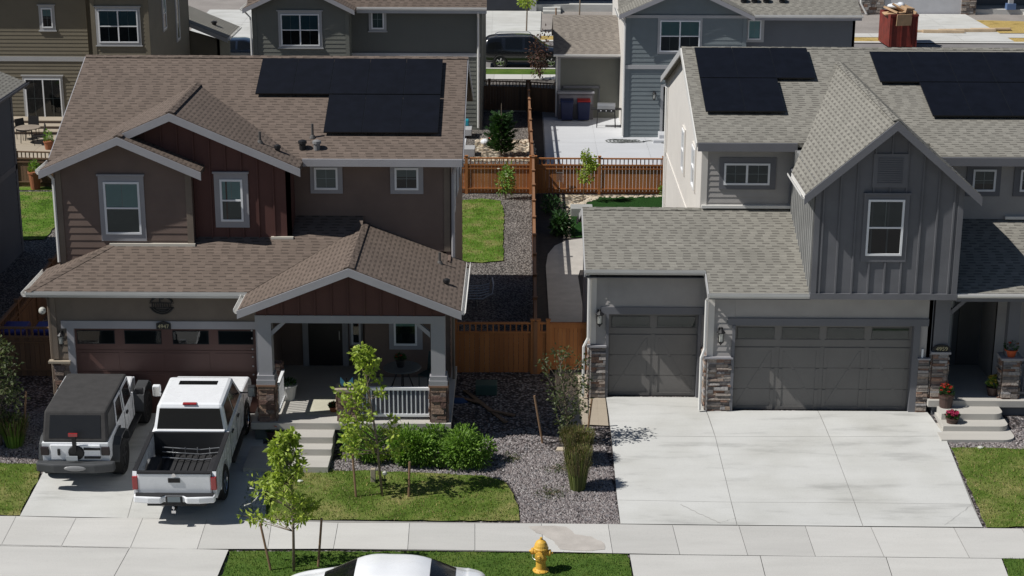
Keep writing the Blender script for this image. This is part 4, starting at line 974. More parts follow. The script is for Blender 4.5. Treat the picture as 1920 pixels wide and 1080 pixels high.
# gray house solar
f2 = lambda x, y: Vector((x, y, zM(y)+.13))
pw = 1.13
solar(H2, f2, [(5.2+i*pw, 5.2+(i+1)*pw, 6.5, 8.42) for i in range(3)] + [(5.2+i*pw, 5.2+(i+1)*pw, 4.5, 6.47) for i in range(2)] +
      [(10.45+i*pw, 10.45+(i+1)*pw, 6.3, 8.2) for i in range(5)] + [(11.58+i*pw, 11.58+(i+1)*pw, 4.3, 6.27) for i in range(5)])
rails(H2, f2, [(5.22, 8.55, 8), (5.22, 8.55, 7), (5.22, 7.4, 5.9), (5.22, 7.4, 5), (10.5, 16, 7.8), (10.5, 16, 6.8), (11.6, 16, 5.8), (11.6, 16, 4.8)])
boxvent(H2, 14.35, 3.3, zM(3.3), s=.12)

# ================================================================ neighbour at the left edge
H0 = house('charcoal_house', 'dark charcoal house seen only as a side wall at the left edge of the photo', (-21, 9, 0))
zc = onY(34, 150, 15.6)[1]
wall(H0, right(-17.75), [(-4, 0), (15.6, 0), (15.6, zc), (-4, zc)], sid_slate, .2)
wall(H0, back(15.6), [(-26, 0), (-17.75, 0), (-17.75, zc), (-21.8, zc+1.7), (-26, zc)], sid_slate); wall(H0, front(-4), [(-26, 0), (-17.75, 0), (-17.75, zc), (-26, zc)], sid_slate)
b = B(); right(-17.75).box(b, -4, 15.6, 3.0, 3.2, 0, .03); right(-17.75).box(b, 15.42, 15.62, 0, zc, 0, .03); b.build('trim_band', M('trim_slate', (.17, .17, .175), .6), H0)
roof(H0, [T(lambda x, y: zc+.05-.4167*(x+17.75), (-17.3, -4.4), (-17.3, 16.0), (-21.8, 16.0), (-21.8, -4.4)), T(lambda x, y: zc+.05+.4167*(x+25.85), (-21.8, -4.4), (-21.8, 16), (-26.3, 16), (-26.3, -4.4))], gray_sh)
rake(H0, (-17.3, 16, zc-.14), (-21.8, 16, zc+.05+.4167*4.05), trim_dk, .25, .03, (0, 1, 0)); gutter(H0, (-17.3, -4.4, zc-.14), (-17.3, 16, zc-.14), (1, 0, 0), trim_dk)

# ================================================================ second row
def backhouse(root, parts, mats): pass
# olive house (upper left)
H3 = house('olive_house', 'olive brown lap sided house behind the left yard with a patio slider', (-20, 42, 0))
wall(H3, front(37.4), [(-28, 0), (-20.35, 0), (-20.35, 6.6), (-28, 6.6)], sid_olive, .18)
x0, x1 = onY(172, 60, 36.2)[0], onY(280, 60, 36.2)[0]
wall(H3, front(36.2), [(x0, 0), (x1, 0), (x1, 6.6), (x0, 6.6)], sid_olive, .18); wall(H3, left(x0), [(36.2, 0), (37.4, 0), (37.4, 6.6), (36.2, 6.6)], sid_olive)
wall(H3, right(x1), [(36.2, 0), (46, 0), (46, 6.6), (36.2, 6.6)], M('stucco_olive', (.2, .18, .14), .8, .06)); wall(H3, back(46), [(-28, 0), (x1, 0), (x1, 6.6), (-28, 6.6)], sid_olive)
b = B(); zt = onY(100, 110, 37.4)[1]; front(37.4).box(b, -28, -20.4, zt-.12, zt+.1, 0, .04); b.build('trim_band', trim_lt, H3)
b = B(); front(36.2).box(b, x0, x0+.2, 0, 6.6, 0, .03); front(36.2).box(b, x1-.2, x1+.02, 0, 6.6, 0, .03); b.build('corner_board', sid_olive, H3)
for a, c_ in ((184, 262),):
    u0, z1 = onY(183, 18, 36.2); u1, z0 = onY(261, 80, 36.2); window(H3, front(36.2), u0, u1, z0, z1, (.12, .12, .12, .12), trim_lt, 'twin', sill=.05, head=.05, bl=.5, blm=M('blind_navy', (.12, .19, .22), .8))
u0, z1 = onY(77, 15, 37.4); u1, z0 = onY(100, 52, 37.4); window(H3, front(37.4), u0, u1, z0, z1, (.12, .12, .12, .12), trim_lt, 'cross', sill=.05, head=.05, bl=.4)
u0, z1 = onY(46, 147, 37.4); u1, z0 = onY(119, 221, 37.4); s_ = window(H3, front(37.4), u0, u1, z0, z1, (.1, .1, .05, .12), trim_lt, 'slider', head=.05, bl=0, name='patio_slider')
b = B(); front(37.4).box(b, u0+.08, u0+.4, z0+.08, z1-.08, .003, .006); front(37.4).box(b, (u0+u1)/2+.1, u1-.2, z0+.08, z1-.08, .003, .006); b.build('curtain', M('curtain_teal', (.1, .13, .125), .9), s_)
for k in range(3):
    wd, dp, zz = 2.6+k*.55, .9+k*.6, .42-k*.14; cxx = (u0+u1)/2+.4; b = B(); b.prism([(cxx-wd, 37.4, 0), (cxx-wd+.4, 37.4-dp*.8, 0), (cxx-wd*.4, 37.4-dp, 0), (cxx+wd*.4, 37.4-dp, 0), (cxx+wd-.4, 37.4-dp*.8, 0), (cxx+wd, 37.4, 0)], (0, 0, zz)); b.build('step', M('step_riser', (.16, .12, .1)), H3)
    b = B(); b.prism([(cxx-wd-.03, 37.4, zz), (cxx-wd+.38, 37.37-dp*.8, zz), (cxx-wd*.4, 37.36-dp, zz), (cxx+wd*.4, 37.36-dp, zz), (cxx+wd-.38, 37.37-dp*.8, zz), (cxx+wd+.03, 37.4, zz)], (0, 0, .03)); b.build('step_tread', conc_tan, H3)
b = B(); [b.box(u0-.3+k*-.12, u1+.9+k*.3, 37.4-.35*(k+1), 37.4-.35*k, 0, z0-.1-k*.17) for k in range(4) if False]
window(H3, right(x1), 39.3, 40.0, 4.3, 5.8, (.1, .1, .1, .1), trim_lt, 'dh'); window(H3, right(x1), 42.5, 43.2, 3.3, 5.6, (.1, .1, .1, .1), trim_lt, 'plain', bl=1, blm=M('blind_sand', (.4, .33, .22), .8))
wall(H3, right(x1+1.4), [(46.6, 0), (50, 0), (50, 2.7), (46.6, 2.7)], M('stucco_olive', (.2, .18, .14))); wall(H3, front(46.6), [(x1-1, 0), (x1+1.4, 0), (x1+1.4, 2.7), (x1-1, 3.4)], sid_olive)
roof(H3, [[(-28.3, 37.0, 6.6), (x1+.3, 37.0, 6.6), (x1+.3, 42.5, 9.1), (-28.3, 42.5, 9.1)], [(-28.3, 42.5, 9.1), (x1+.3, 42.5, 9.1), (x1+.3, 46.4, 6.7), (-28.3, 46.4, 6.7)],
          [(x1-1, 46.3, 4.0), (x1+1.9, 46.3, 2.8), (x1+1.9, 50.4, 2.8), (x1-1, 50.4, 4.0)],
          [(x0-.3, 35.8, 6.5), ((x0+x1)/2, 35.8, 7.6), ((x0+x1)/2, 40, 7.6), (x0-.3, 37.4, 6.5)], [((x0+x1)/2, 35.8, 7.6), (x1+.3, 35.8, 6.5), (x1+.3, 37.4, 6.5), ((x0+x1)/2, 40, 7.6)]], gray_sh)
rake(H3, (x1-1, 46.28, 4.0), (x1+1.9, 46.28, 2.8), trim_lt, .2); gutter(H3, (x1+1.9, 46.3, 2.8), (x1+1.9, 50.3, 2.8), (1, 0, 0), gut_w); boxvent(H3, x1+.9, 48.2, 3.2)
# dark green-gray house (upper centre-left)
H4 = house('green_gray_house', 'dark green gray house directly behind the brown house', (-7, 42, 0))
gx0, gx1, rx1 = onY(473, 60, 36)[0], onY(655, 60, 36)[0], onY(893, 150, 37)[0]
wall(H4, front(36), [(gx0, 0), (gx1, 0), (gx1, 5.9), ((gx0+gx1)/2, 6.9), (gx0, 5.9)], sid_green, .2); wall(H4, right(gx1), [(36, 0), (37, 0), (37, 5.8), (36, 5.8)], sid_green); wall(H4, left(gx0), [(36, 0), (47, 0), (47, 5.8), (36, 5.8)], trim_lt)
wall(H4, front(37), [(gx1, 3.6), (rx1+.25, 3.6), (rx1+.25, 5.7), (gx1, 5.7)], M('stucco_green', (.125, .13, .118), .85, .04)); wall(H4, front(37), [(gx1, 0), (rx1+.25, 0), (rx1+.25, 3.5), (gx1, 3.5)], sid_green, .2)
wall(H4, right(rx1+.25), [(37, 0), (47, 0), (47, 5.7), (37, 5.7)], sid_green); wall(H4, back(47), [(gx0, 0), (rx1+.25, 0), (rx1+.25, 5.7), (gx0, 5.7)], sid_green)
b = B(); front(37).box(b, gx1, rx1+.2, 3.45, 3.62, 0, .05); b.build('trim_band', trim_lt, H4)
b = B(); front(37).box(b, rx1, rx1+.27, 0, 5.7, 0, .035); front(36).box(b, gx0, gx0+.22, 0, 5.8, 0, .035); front(36).box(b, gx1-.18, gx1, 0, 5.8, 0, .035); b.build('corner_board', trim_lt if False else sid_green, H4)
u0, z1 = onY(526, 26, 36); u1, z0 = onY(600, 86, 36); window(H4, front(36), u0, u1, z0, z1, (.12, .12, .08, .13), trim_lt, 'twin', sill=.05, head=.06, bl=.5, blm=M('blind_navy', (.12, .19, .22), .8))
u0, z1 = onY(696, 18, 37); u1, z0 = onY(720, 54, 37); window(H4, front(37), u0, u1, z0, z1, (.12, .12, .1, .1), trim_lt, 'cross', sill=.04, bl=1, blm=blind_dk)
ax = (gx0+gx1)/2
roof(H4, [[(gx0-.35, 35.6, 5.85), (ax, 35.6, 7.05), (ax, 40, 7.05), (gx0-.35, 37, 5.85)], [(ax, 35.6, 7.05), (gx1+.3, 35.6, 5.8), (gx1+.3, 36.7, 5.8), (ax, 40, 7.05)],
          [(gx0-.3, 36.6, 5.8), (rx1+.5, 36.6, 5.8), (rx1+.5, 39, 8.3), (gx0-.3, 39, 8.3)], [(gx0-.3, 39, 8.3), (rx1+.5, 39, 8.3), (rx1+.5, 47.5, 5.8), (gx0-.3, 47.5, 5.8)]], brown_sh)  # unseen main roof, ridge shaped forward and high to shade the low wing
rake(H4, (gx0-.35, 35.58, 5.85), (ax, 35.58, 7.05), trim_gray, .2); rake(H4, (ax, 35.58, 7.05), (gx1+.3, 35.58, 5.8), trim_gray, .2); gutter(H4, (gx1+.3, 36.6, 5.8), (rx1+.5, 36.6, 5.8), (0, -1, 0), gut_w, .12); rake(H4, (gx1+.3, 36.58, 5.8), (rx1+.5, 36.58, 5.8), trim_lt, .25)
gutter(H4, (gx0-.35, 35.6, 5.85), (gx0-.35, 37.5, 5.85), (-1, 0, 0), gut_w); spout(H4, [(gx0-.3, 35.8, 5.7), (gx0-.05, 35.9, 5.4), (gx0-.05, 35.9, .2)], gut_w); spout(H4, [(rx1+.1, 36.55, 5.6), (rx1+.1, 36.9, 5.3), (rx1+.1, 36.9, .1)], gut_w, .05)
# blue gray house (upper right) with one-storey wing
H5 = house('blue_gray_house', 'blue gray lap sided house behind the gray house with a low wing beside its patio', (9, 40, 0))
ex0, ex1, ex2 = 4.72, onY(1400, 60, 35.3)[0], onY(1603, 60, 36.3)[0]
wall(H5, front(35.3), [(ex0, 3.35), (ex1, 3.35), (ex1, 5.75), ((ex0+ex1)/2, 6.9), (ex0, 5.75)], sid_blue, .2); wall(H5, front(35.3), [(ex0, 0), (ex1, 0), (ex1, 3.3), (ex0, 3.3)], sid_blue, .2)
wall(H5, left(ex0), [(35.3, 0), (48, 0), (48, 5.8), (35.3, 5.8)], sid_sunlit); wall(H5, right(ex1), [(35.3, 0), (36.3, 0), (36.3, 5.8), (35.3, 5.8)], sid_blue)
wall(H5, front(36.3), [(ex1, 0), (ex2, 0), (ex2, 5.5), (ex1, 5.5)], M('stucco_slate', (.14, .15, .165), .85, .04)); wall(H5, right(ex2), [(36.3, 0), (48, 0), (48, 5.5), (36.3, 5.5)], sid_sunlit); wall(H5, back(48), [(ex0, 0), (ex2, 0), (ex2, 5.5), (ex0, 5.5)], sid_blue)
b = B(); front(35.3).box(b, ex0, ex1, 3.22, 3.4, 0, .06); front(35.3).box(b, ex0, ex1, 5.55, 5.68, 0, .05); b.build('trim_band', trim_lt, H5)
b = B(); front(35.3).box(b, ex0-.02, ex0+.2, 0, 5.7, 0, .035); left(ex0).box(b, 35.27, 35.45, 0, 5.7, 0, .03); front(35.3).box(b, ex1-.18, ex1, 0, 5.6, 0, .035); b.build('corner_board', sid_blue, H5)
u0, z1 = onY(1238, 38, 35.3); u1, z0 = onY(1311, 97, 35.3); window(H5, front(35.3), u0, u1, z0, z1, (.1, .1, .1, .1), trim_lt, 'twin', bl=.5, blm2=M('blind_mauve', (.085, .08, .09), .8))
u0, z1 = onY(1403, 37, 36.3); u1, z0 = onY(1426, 74, 36.3); window(H5, front(36.3), u0, u1, z0, z1, (.14, .14, .12, .14), trim_lt, 'cross', bl=1, blm=blind)
u0, _ = onY(1238, 200, 35.3); u1, _ = onY(1330, 200, 35.3); b = B(); front(35.3).box(b, u0, u0+.12, .3, 2.5, 0, .06); front(35.3).box(b, u0, u1, 2.4, 2.5, 0, .065); b.build('door_trim', trim_lt, H5)
b = B(); front(35.3).box(b, u0+.12, u1, .35, 2.4, 0, .03); o = b.build('patio_door', interior, H5); b = B(); b.face([front(35.3).p(u0+.14, .4, .035), front(35.3).p(u1, .4, .035), front(35.3).p(u1, 2.38, .035), front(35.3).p(u0+.14, 2.38, .035)]); b.build('pane', glass, o)
b = B(); b.box(6.3, 9.5, 34.4, 35.3, 0, .32); b.box(6.0, 9.5, 34.0, 34.4, 0, .16); b.build('step', conc_patio, H5); lantern(H5, front(35.3), u0-.3, 2.0)
ax = (ex0+ex1)/2
roof(H5, [[(ex0-.35, 34.9, 5.75), (ax, 34.9, 7.1), (ax, 39.5, 7.1), (ex0-.35, 36.6, 5.75)], [(ax, 34.9, 7.1), (ex1+.3, 34.9, 5.7), (ex1+.3, 36.0, 5.7), (ax, 39.5, 7.1)],
          [(ex0-.3, 35.9, 5.62), (ex2+.2, 35.9, 5.62), (ex2+.2, 42, 8.1), (ex0-.3, 42, 8.1)], [(ex0-.3, 42, 8.1), (ex2+.2, 42, 8.1), (ex2+.2, 48.4, 5.5), (ex0-.3, 48.4, 5.5)]], gray_sh)
rake(H5, (ex0-.35, 34.88, 5.75), (ax, 34.88, 7.1), trim_gray, .2); rake(H5, (ax, 34.88, 7.1), (ex1+.3, 34.88, 5.7), trim_gray, .2); gutter(H5, (ex1+.3, 35.9, 5.62), (ex2+.25, 35.9, 5.62), (0, -1, 0), gut_w, .12); rake(H5, (ex1+.3, 35.88, 5.6), (ex2+.2, 35.88, 5.6), trim_gray, .2)
gutter(H5, (ex0-.35, 34.9, 5.74), (ex0-.35, 38, 5.74), (-1, 0, 0), gut_w); spout(H5, [(ex0-.3, 35.1, 5.6), (ex0-.06, 35.25, 5.3), (ex0-.06, 35.25, .1)], gut_w, .05)
for x, y in ((onY(1394, 8, 37)[0], 37), (onY(1414, 9, 37)[0], 37), (onY(1436, 9, 37)[0], 37), (onY(1466, 10, 37)[0], 37), (onY(1452, 1, 38)[0], 38)): boxvent(H5, x, y, 5.62+.406*(y-35.9), s=.14)
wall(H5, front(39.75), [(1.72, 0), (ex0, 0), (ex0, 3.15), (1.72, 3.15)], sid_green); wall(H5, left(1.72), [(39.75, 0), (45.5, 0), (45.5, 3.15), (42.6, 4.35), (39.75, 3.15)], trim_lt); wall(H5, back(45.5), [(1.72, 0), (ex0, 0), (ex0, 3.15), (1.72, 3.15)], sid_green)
roof(H5, [[(1.5, 39.3, 3.22), (ex0, 39.3, 3.22), (ex0, 42.6, 4.62), (1.5, 42.6, 4.62)], [(1.5, 42.6, 4.62), (ex0, 42.6, 4.62), (ex0, 45.9, 3.22), (1.5, 45.9, 3.22)]], tan_sh)
gutter(H5, (1.5, 39.3, 3.22), (ex0, 39.3, 3.22), (0, -1, 0), gut_w, .12); spout(H5, [(1.66, 39.3, 3.1), (1.66, 39.68, 2.9), (1.66, 39.68, .1)], gut_w); b = B(); front(39.75).box(b, 1.7, 1.85, 0, 3.1, 0, .03); front(39.75).box(b, 1.72, ex0, 2.95, 3.1, 0, .04); b.build('trim_band', trim_gray, H5)

# ================================================================ across the far street
H6 = house('dark_garage_house', 'dark house across the far street at the top edge with a long pale driveway', (-3, 82, 0))
wall(H6, front(76.4), [(-9.5, 0), (0.9, 0), (.9, 6), (-9.5, 6)], M('dark_wall', (.05, .056, .07), .7)); wall(H6, front(78.2), [(.9, 0), (7.5, 0), (7.5, 6), (.9, 6)], sid_slate); wall(H6, right(.9), [(76.4, 0), (78.2, 0), (78.2, 6), (76.4, 6)], sid_slate)
wall(H6, right(7.5), [(78.2, 0), (88, 0), (88, 6), (78.2, 6)], sid_slate); wall(H6, left(-9.5), [(76.4, 0), (88, 0), (88, 6), (76.4, 6)], sid_slate); wall(H6, back(88), [(-9.5, 0), (7.5, 0), (7.5, 6), (-9.5, 6)], sid_slate)
b = B(); b.box(.5, .95, 76.1, 76.5, .0, 3.2); b.build('porch_column', trim_lt, H6); b = B(); b.box(.95, 7.5, 76.4, 78.2, 0, .5); b.box(1.4, 2.6, 75.8, 76.4, 0, .35); b.box(1.4, 2.6, 75.3, 75.8, 0, .18); b.build('porch_slab', conc, H6)
b = B(); front(76.4).box(b, -3.9, .3, 0, 2.4, 0, .03); b.build('garage_door', M('garage_dark', (.03, .034, .045), .5), H6)
roof(H6, [[(-9.9, 75.9, 5.9), (7.9, 75.9, 5.9), (7.9, 82, 8.6), (-9.9, 82, 8.6)], [(-9.9, 82, 8.6), (7.9, 82, 8.6), (7.9, 88.4, 5.9), (-9.9, 88.4, 5.9)]], gray_sh)
H7 = house('stone_front_house', 'pale garage and stone fronted house across the far street behind the red dumpster', (29, 82, 0))
wall(H7, front(75.7), [(21.4, 0), (24.7, 0), (24.7, 6), (21.4, 6)], W); wall(H7, front(75.7), [(29.9, 0), (30.3, 0), (30.3, 6), (29.9, 6)], W); wall(H7, front(75.7), [(24.7, 2.5), (29.9, 2.5), (29.9, 6), (24.7, 6)], W)
stonework(H7, front(75.7), 21.4, 24.6, 0, 2.2, stone_gr, 71, (.1, .2), (.25, .6), (.05, .12)); stonework(H7, front(75.7), 29.9, 30.9, 0, 2.2, stone_gr, 72, (.1, .2), (.25, .6), (.05, .12))
b = B(); front(75.7).box(b, 24.7, 29.9, 0, 2.5, -.1, -.04); b.build('garage_door', gdoor_wh, H7); spout(H7, [(23.0, 75.4, 6), (23.0, 75.4, .8), (23.4, 75.3, .1)], gut_w, .07)
wall(H7, front(78), [(30.3, 0), (40, 0), (40, 6), (30.3, 6)], sid_slate); wall(H7, right(30.3), [(75.7, 0), (78, 0), (78, 6), (75.7, 6)], sid_slate); wall(H7, left(21.4), [(75.7, 0), (88, 0), (88, 6), (75.7, 6)], W); wall(H7, right(40), [(78, 0), (88, 0), (88, 6), (78, 6)], W); wall(H7, back(88), [(21.4, 0), (40, 0), (40, 6), (21.4, 6)], W)
b = B(); b.box(30.9, 37, 75.9, 78, 0, .35); b.box(34.2, 35.6, 75.0, 75.9, 0, .18); b.build('porch_slab', conc_walk, H7)
b = B(); b.box(33.2, 33.5, 75.9, 76.2, .7, 6); b.build('porch_column', trim_lt, H7); b = B(); b.box(33.05, 33.65, 75.75, 76.35, .35, .75); b.build('porch_column_base', M('column_base', (.1, .16, .3)), H7)
roof(H7, [[(21, 75.2, 5.9), (40.4, 75.2, 5.9), (40.4, 82, 8.6), (21, 82, 8.6)], [(21, 82, 8.6), (40.4, 82, 8.6), (40.4, 88.4, 5.9), (21, 88.4, 5.9)]], gray_sh)
# ================================================================ fences
def fence(label, a, c, mat, h=1.5, lattice=True, post_every=2.4, group=None, side=1, z0=0, name='wooden_fence', posts=True, arch=0):
    a, c = Vector((*a, z0)), Vector((*c, z0)); L = (c-a).length; u = (c-a).normalized(); n = Vector((-u.y, u.x, 0))*side
    root = wthing(name, label, 'fence', tuple((a+c)/2), group); P = PL(a, u, n); rn = random.Random(int(L*100))
    hb = h-.3 if lattice else h-.03
    b = B(); x = .0
    while x < L-.02:
        w_ = min(.137, L-x); zt = hb+rn.uniform(-.008, .008)+(arch*(x/L-1)**2 if arch else 0); P.box(b, x+.003, x+w_-.003, .04, zt, -.01, .012+rn.uniform(0, .004)); x += .14
    b.build('boards', mat, root)
    for z in ([.25, hb-.12] + ([hb+.03, h] if lattice else [h])):
        b = B(); P.box(b, 0, L, z-.045, z, -.05, -.012) if z < hb else P.box(b, 0, L, z-.05, z, -.045, .045); b.build('rail', mat, root)
    if lattice:
        b = B(); x = .08
        while x < L-.03: P.box(b, x, x+.04, hb-.01, h-.05, -.016, .016); x += .165
        b.build('picket_top', mat, root)
    if posts:
        k = max(1, round(L/post_every))
        for i in range(k+1):
            b = B(); x = L*i/k; P.box(b, x-.055, x+.055, 0, h+.06, -.055, .055); P.box(b, x-.07, x+.07, h+.06, h+.085, -.07, .07); b.build('post', mat, root)
    return root
fence('long cedar fence running back between the brown house yard and the gray house path', (.42, 3.0), (.46, 24.3), fence_m)
fence('cedar back fence with picket top behind the small lawn and rose bush', (-12.55, 24.4), (.36, 24.4), fence_o)
fence('weathered back fence with picket top seen past the brown house left wall', (-20.6, 25.2), (-12.7, 24.6), fence_d)
fence('cedar back fence behind the dark turf and river rocks of the gray house', (.55, 24.4), (16, 24.4), fence_o)
fence('shaded cedar front fence with picket top joining the brown house to the gate post', (-1.88, 2.98), (.34, 3.02), fence_o, h=1.55, post_every=4, side=-1)
fence('very short cedar fence piece with one square opening beside the garden gate', (.5, 3.03), (.78, 3.03), fence_o, h=1.55, post_every=4, side=-1)
gt = wthing('garden_gate', 'solid cedar garden gate against the pale corner of the gray house', 'gate', (1.35, 3.1, 0))
b = B(); x = .85
while x < 1.86: b.box(x, x+.105, 3.02, 3.04, .12, 1.45); x += .11
b.build('boards', fence_o, gt); b = B()
for z in (.14, 1.38): b.box(.83, 1.9, 2.99, 3.02, z, z+.12)
b.box(.8, .9, 2.98, 3.02, .12, 1.5); b.box(1.83, 1.92, 2.98, 3.02, .12, 1.5); b.box(.8, 1.92, 2.97, 3.06, 1.5, 1.55); b.build('gate_frame', fence_o, gt); b = B(); b.box(1.78, 1.86, 2.95, 2.98, .95, 1.0); b.build('latch', black, gt)
fence('sun bleached fence running back between the rear patio and the rear rock yard', (.44, 24.6), (.3, 41.3), fence_m)
fence('dark rear fence with low arched picket top beneath the black parked suv', (-3.5, 41.9), (.25, 41.4), fence_d, side=-1, arch=-.0)
fence('dark short rear fence joining the long rear fence to the low wing', (.35, 41.4), (1.66, 40.9), fence_d, side=-1, post_every=1.3)
fence('dark side fence running back beside the charcoal house wall', (-14.85, 2.7), (-15.1, 13.5), fence_d)
fence('shaded front fence left of the brown house in front of the blue bins', (-17.7, 2.5), (-12.5, 2.5), fence_d)

# ================================================================ plants
def leaf(b, c, d, s, wdt, rn):
    d = d.normalized(); t = d.cross(Vector((rn.uniform(-1, 1), rn.uniform(-1, 1), rn.uniform(-1, 1))))
    t = t.normalized() if t.length > 1e-3 else Vector((1, 0, 0)); n = d.cross(t)
    b.face([c, c+d*s*.45+t*wdt*.5+n*s*.06, c+d*s-n*s*.08, c+d*s*.45-t*wdt*.5+n*s*.06])
def rv(rn): 
    while True:
        v = Vector((rn.uniform(-1, 1), rn.uniform(-1, 1), rn.uniform(-1, 1)))
        if .05 < v.length < 1: return v
def sapling(label, gx, gy, rows, n, mat, seed, per=22, size=.1, dep=.45, spread=.17, trunk=.035, name='young_tree', group=None, base_z=None, cat='tree', lean=0, splay=.35, low=None):
    rn = random.Random(seed); z0 = gz(gy) if base_z is None else base_z
    root = wthing(name, label, cat, (gx, gy, z0), group); tb = B(); lb = B()
    ys = [r[0] for r in rows]; topx, topz = onY((rows[0][1]+rows[0][2])/2, rows[0][0], gy)
    tp = [Vector((gx, gy, z0-.02)), Vector((gx+(topx-gx)*.35+.02, gy, z0+(topz-z0)*.4)), Vector((gx+(topx-gx)*.7, gy+.03, z0+(topz-z0)*.7)), Vector((topx, gy, topz-.1))]
    tb.tube(tp, [trunk, trunk*.8, trunk*.5, trunk*.22], 7)
    def at_trunk(z):
        for p, q in zip(tp[:-1], tp[1:]):
            if z <= q.z: return p.lerp(q, max(0, (z-p.z)/(q.z-p.z)))
        return tp[-1]
    for i in range(n):
        py = rn.uniform(ys[0], ys[-1])
        for r0, r1 in zip(rows[:-1], rows[1:]):
            if r0[0] <= py <= r1[0]: break
        t = (py-r0[0])/(r1[0]-r0[0]); xa, xb = r0[1]+(r1[1]-r0[1])*t, r0[2]+(r1[2]-r0[2])*t
        q = rn.random(); q = q if i % 3 else (0.02 if rn.random() < .5 else .98)
        pxx = xa+(xb-xa)*q; dy = rn.uniform(-1, 1)*dep*((xb-xa)/90+.2)
        X, Zc = onY(pxx, py, gy+dy); c = Vector((X, gy+dy, Zc))
        st = at_trunk(max(c.z-(c-Vector((gx, gy, c.z))).length*splay*1.6-.1, z0+(topz-z0)*(low or .3)))
        mid = st.lerp(c, .55)+rv(rn)*.05; tb.tube([st, mid, c], [.011, .008, .004], 4, cap=False)
        for k in range(per):
            o = rv(rn)*spread; p = st.lerp(c, rn.uniform(.65, 1.05))+o
            leaf(lb, p, (o+Vector((0, 0, -.02))+rv(rn)*.08), size*rn.uniform(.6, 1.25), size*.62*rn.uniform(.7, 1.1), rn)
    tb.build('trunk', bark, root, smooth=True); lb.build('leaves', mat, root); return root
def stake(label, a, pxtop, group, lean_y=0):
    (x, y) = G(*a); tx, tz = onY(pxtop[0], pxtop[1], y+lean_y); b = B(); b.tube([(x, y, gz(y)-.05), (tx, y+lean_y, tz)], [.028, .026], 6)
    o = b.build('tree_stake', stakem); return tag(o, label, 'stake', group)
T1 = sapling('young tree standing in the brown house front lawn between two stakes', *G(717, 932), [(648, 672, 688), (672, 652, 702), (700, 648, 712), (730, 633, 716), (760, 640, 733), (790, 638, 742), (815, 648, 748), (838, 636, 772), (862, 655, 738)], 56, leaf_y, 5, per=26, size=.13, dep=.35, spread=.1)
T2 = sapling('young tree in the grass strip by the white sedan with leafy low branches', *G(551, 1074), [(812, 537, 550), (835, 508, 550), (850, 512, 560), (866, 510, 575), (885, 512, 556), (905, 462, 566), (925, 466, 590), (950, 456, 594), (966, 448, 575), (975, 478, 575)], 72, leaf_y, 8, per=27, size=.13, dep=.4, spread=.1)
stake('tall stake left of the tree in the brown house lawn', (668, 934), (661, 853), 'tree stakes'); stake('tall stake right of the tree in the brown house lawn', (766, 934), (768, 866), 'tree stakes')
stake('gray stake leaning left of the grass strip tree', (509, 1072), (488, 982), 'tree stakes'); stake('reddish stake right of the grass strip tree', (596, 1066), (603, 972), 'tree stakes')
T3 = sapling('thin leggy shrub with sparse gray green leaves in front of the garden gate', *G(1066, 832), [(655, 1044, 1052), (668, 1014, 1094), (690, 1012, 1100), (715, 1030, 1104), (740, 1036, 1090), (757, 1040, 1100), (790, 1046, 1080), (815, 1048, 1074)], 40, leaf_m, 14, per=26, size=.1, dep=.4, name='leggy_shrub', cat='shrub', spread=.15, splay=.6, low=.05)
stake('dark stake standing in the shaded gravel left of the leggy shrub', (1018, 832), (1002, 742), 'tree stakes'); stake('brown stake leaning beside the downspout of the gray house', (1102, 806), (1110, 748), 'tree stakes')
T4 = sapling('thin bright green tree against the cedar back fence on river rocks', *G(1092, 381), [(279, 1098, 1104), (295, 1093, 1112), (310, 1094, 1113), (325, 1086, 1108), (336, 1090, 1105)], 26, leaf_y, 17, per=22, size=.13, dep=.5, trunk=.02, spread=.16)
stake('rusty stake standing beside the bright plants at the left gravel', (43, 826), (49, 734), 'tree stakes')
T5 = sapling('sage green shrub cropped by the left edge in the shaded gravel', *G(2, 835), [(640, -20, 8), (665, -30, 20), (690, -35, 30), (715, -35, 22), (740, -35, 40), (775, -35, 30), (810, -35, 28)], 60, leaf_m, 21, per=24, size=.12, dep=.6, name='leggy_shrub', cat='shrub', low=.05)
far_t = [((986, 62), (0, 972, 990)), ((1087, 30), (0, 1080, 1094))]
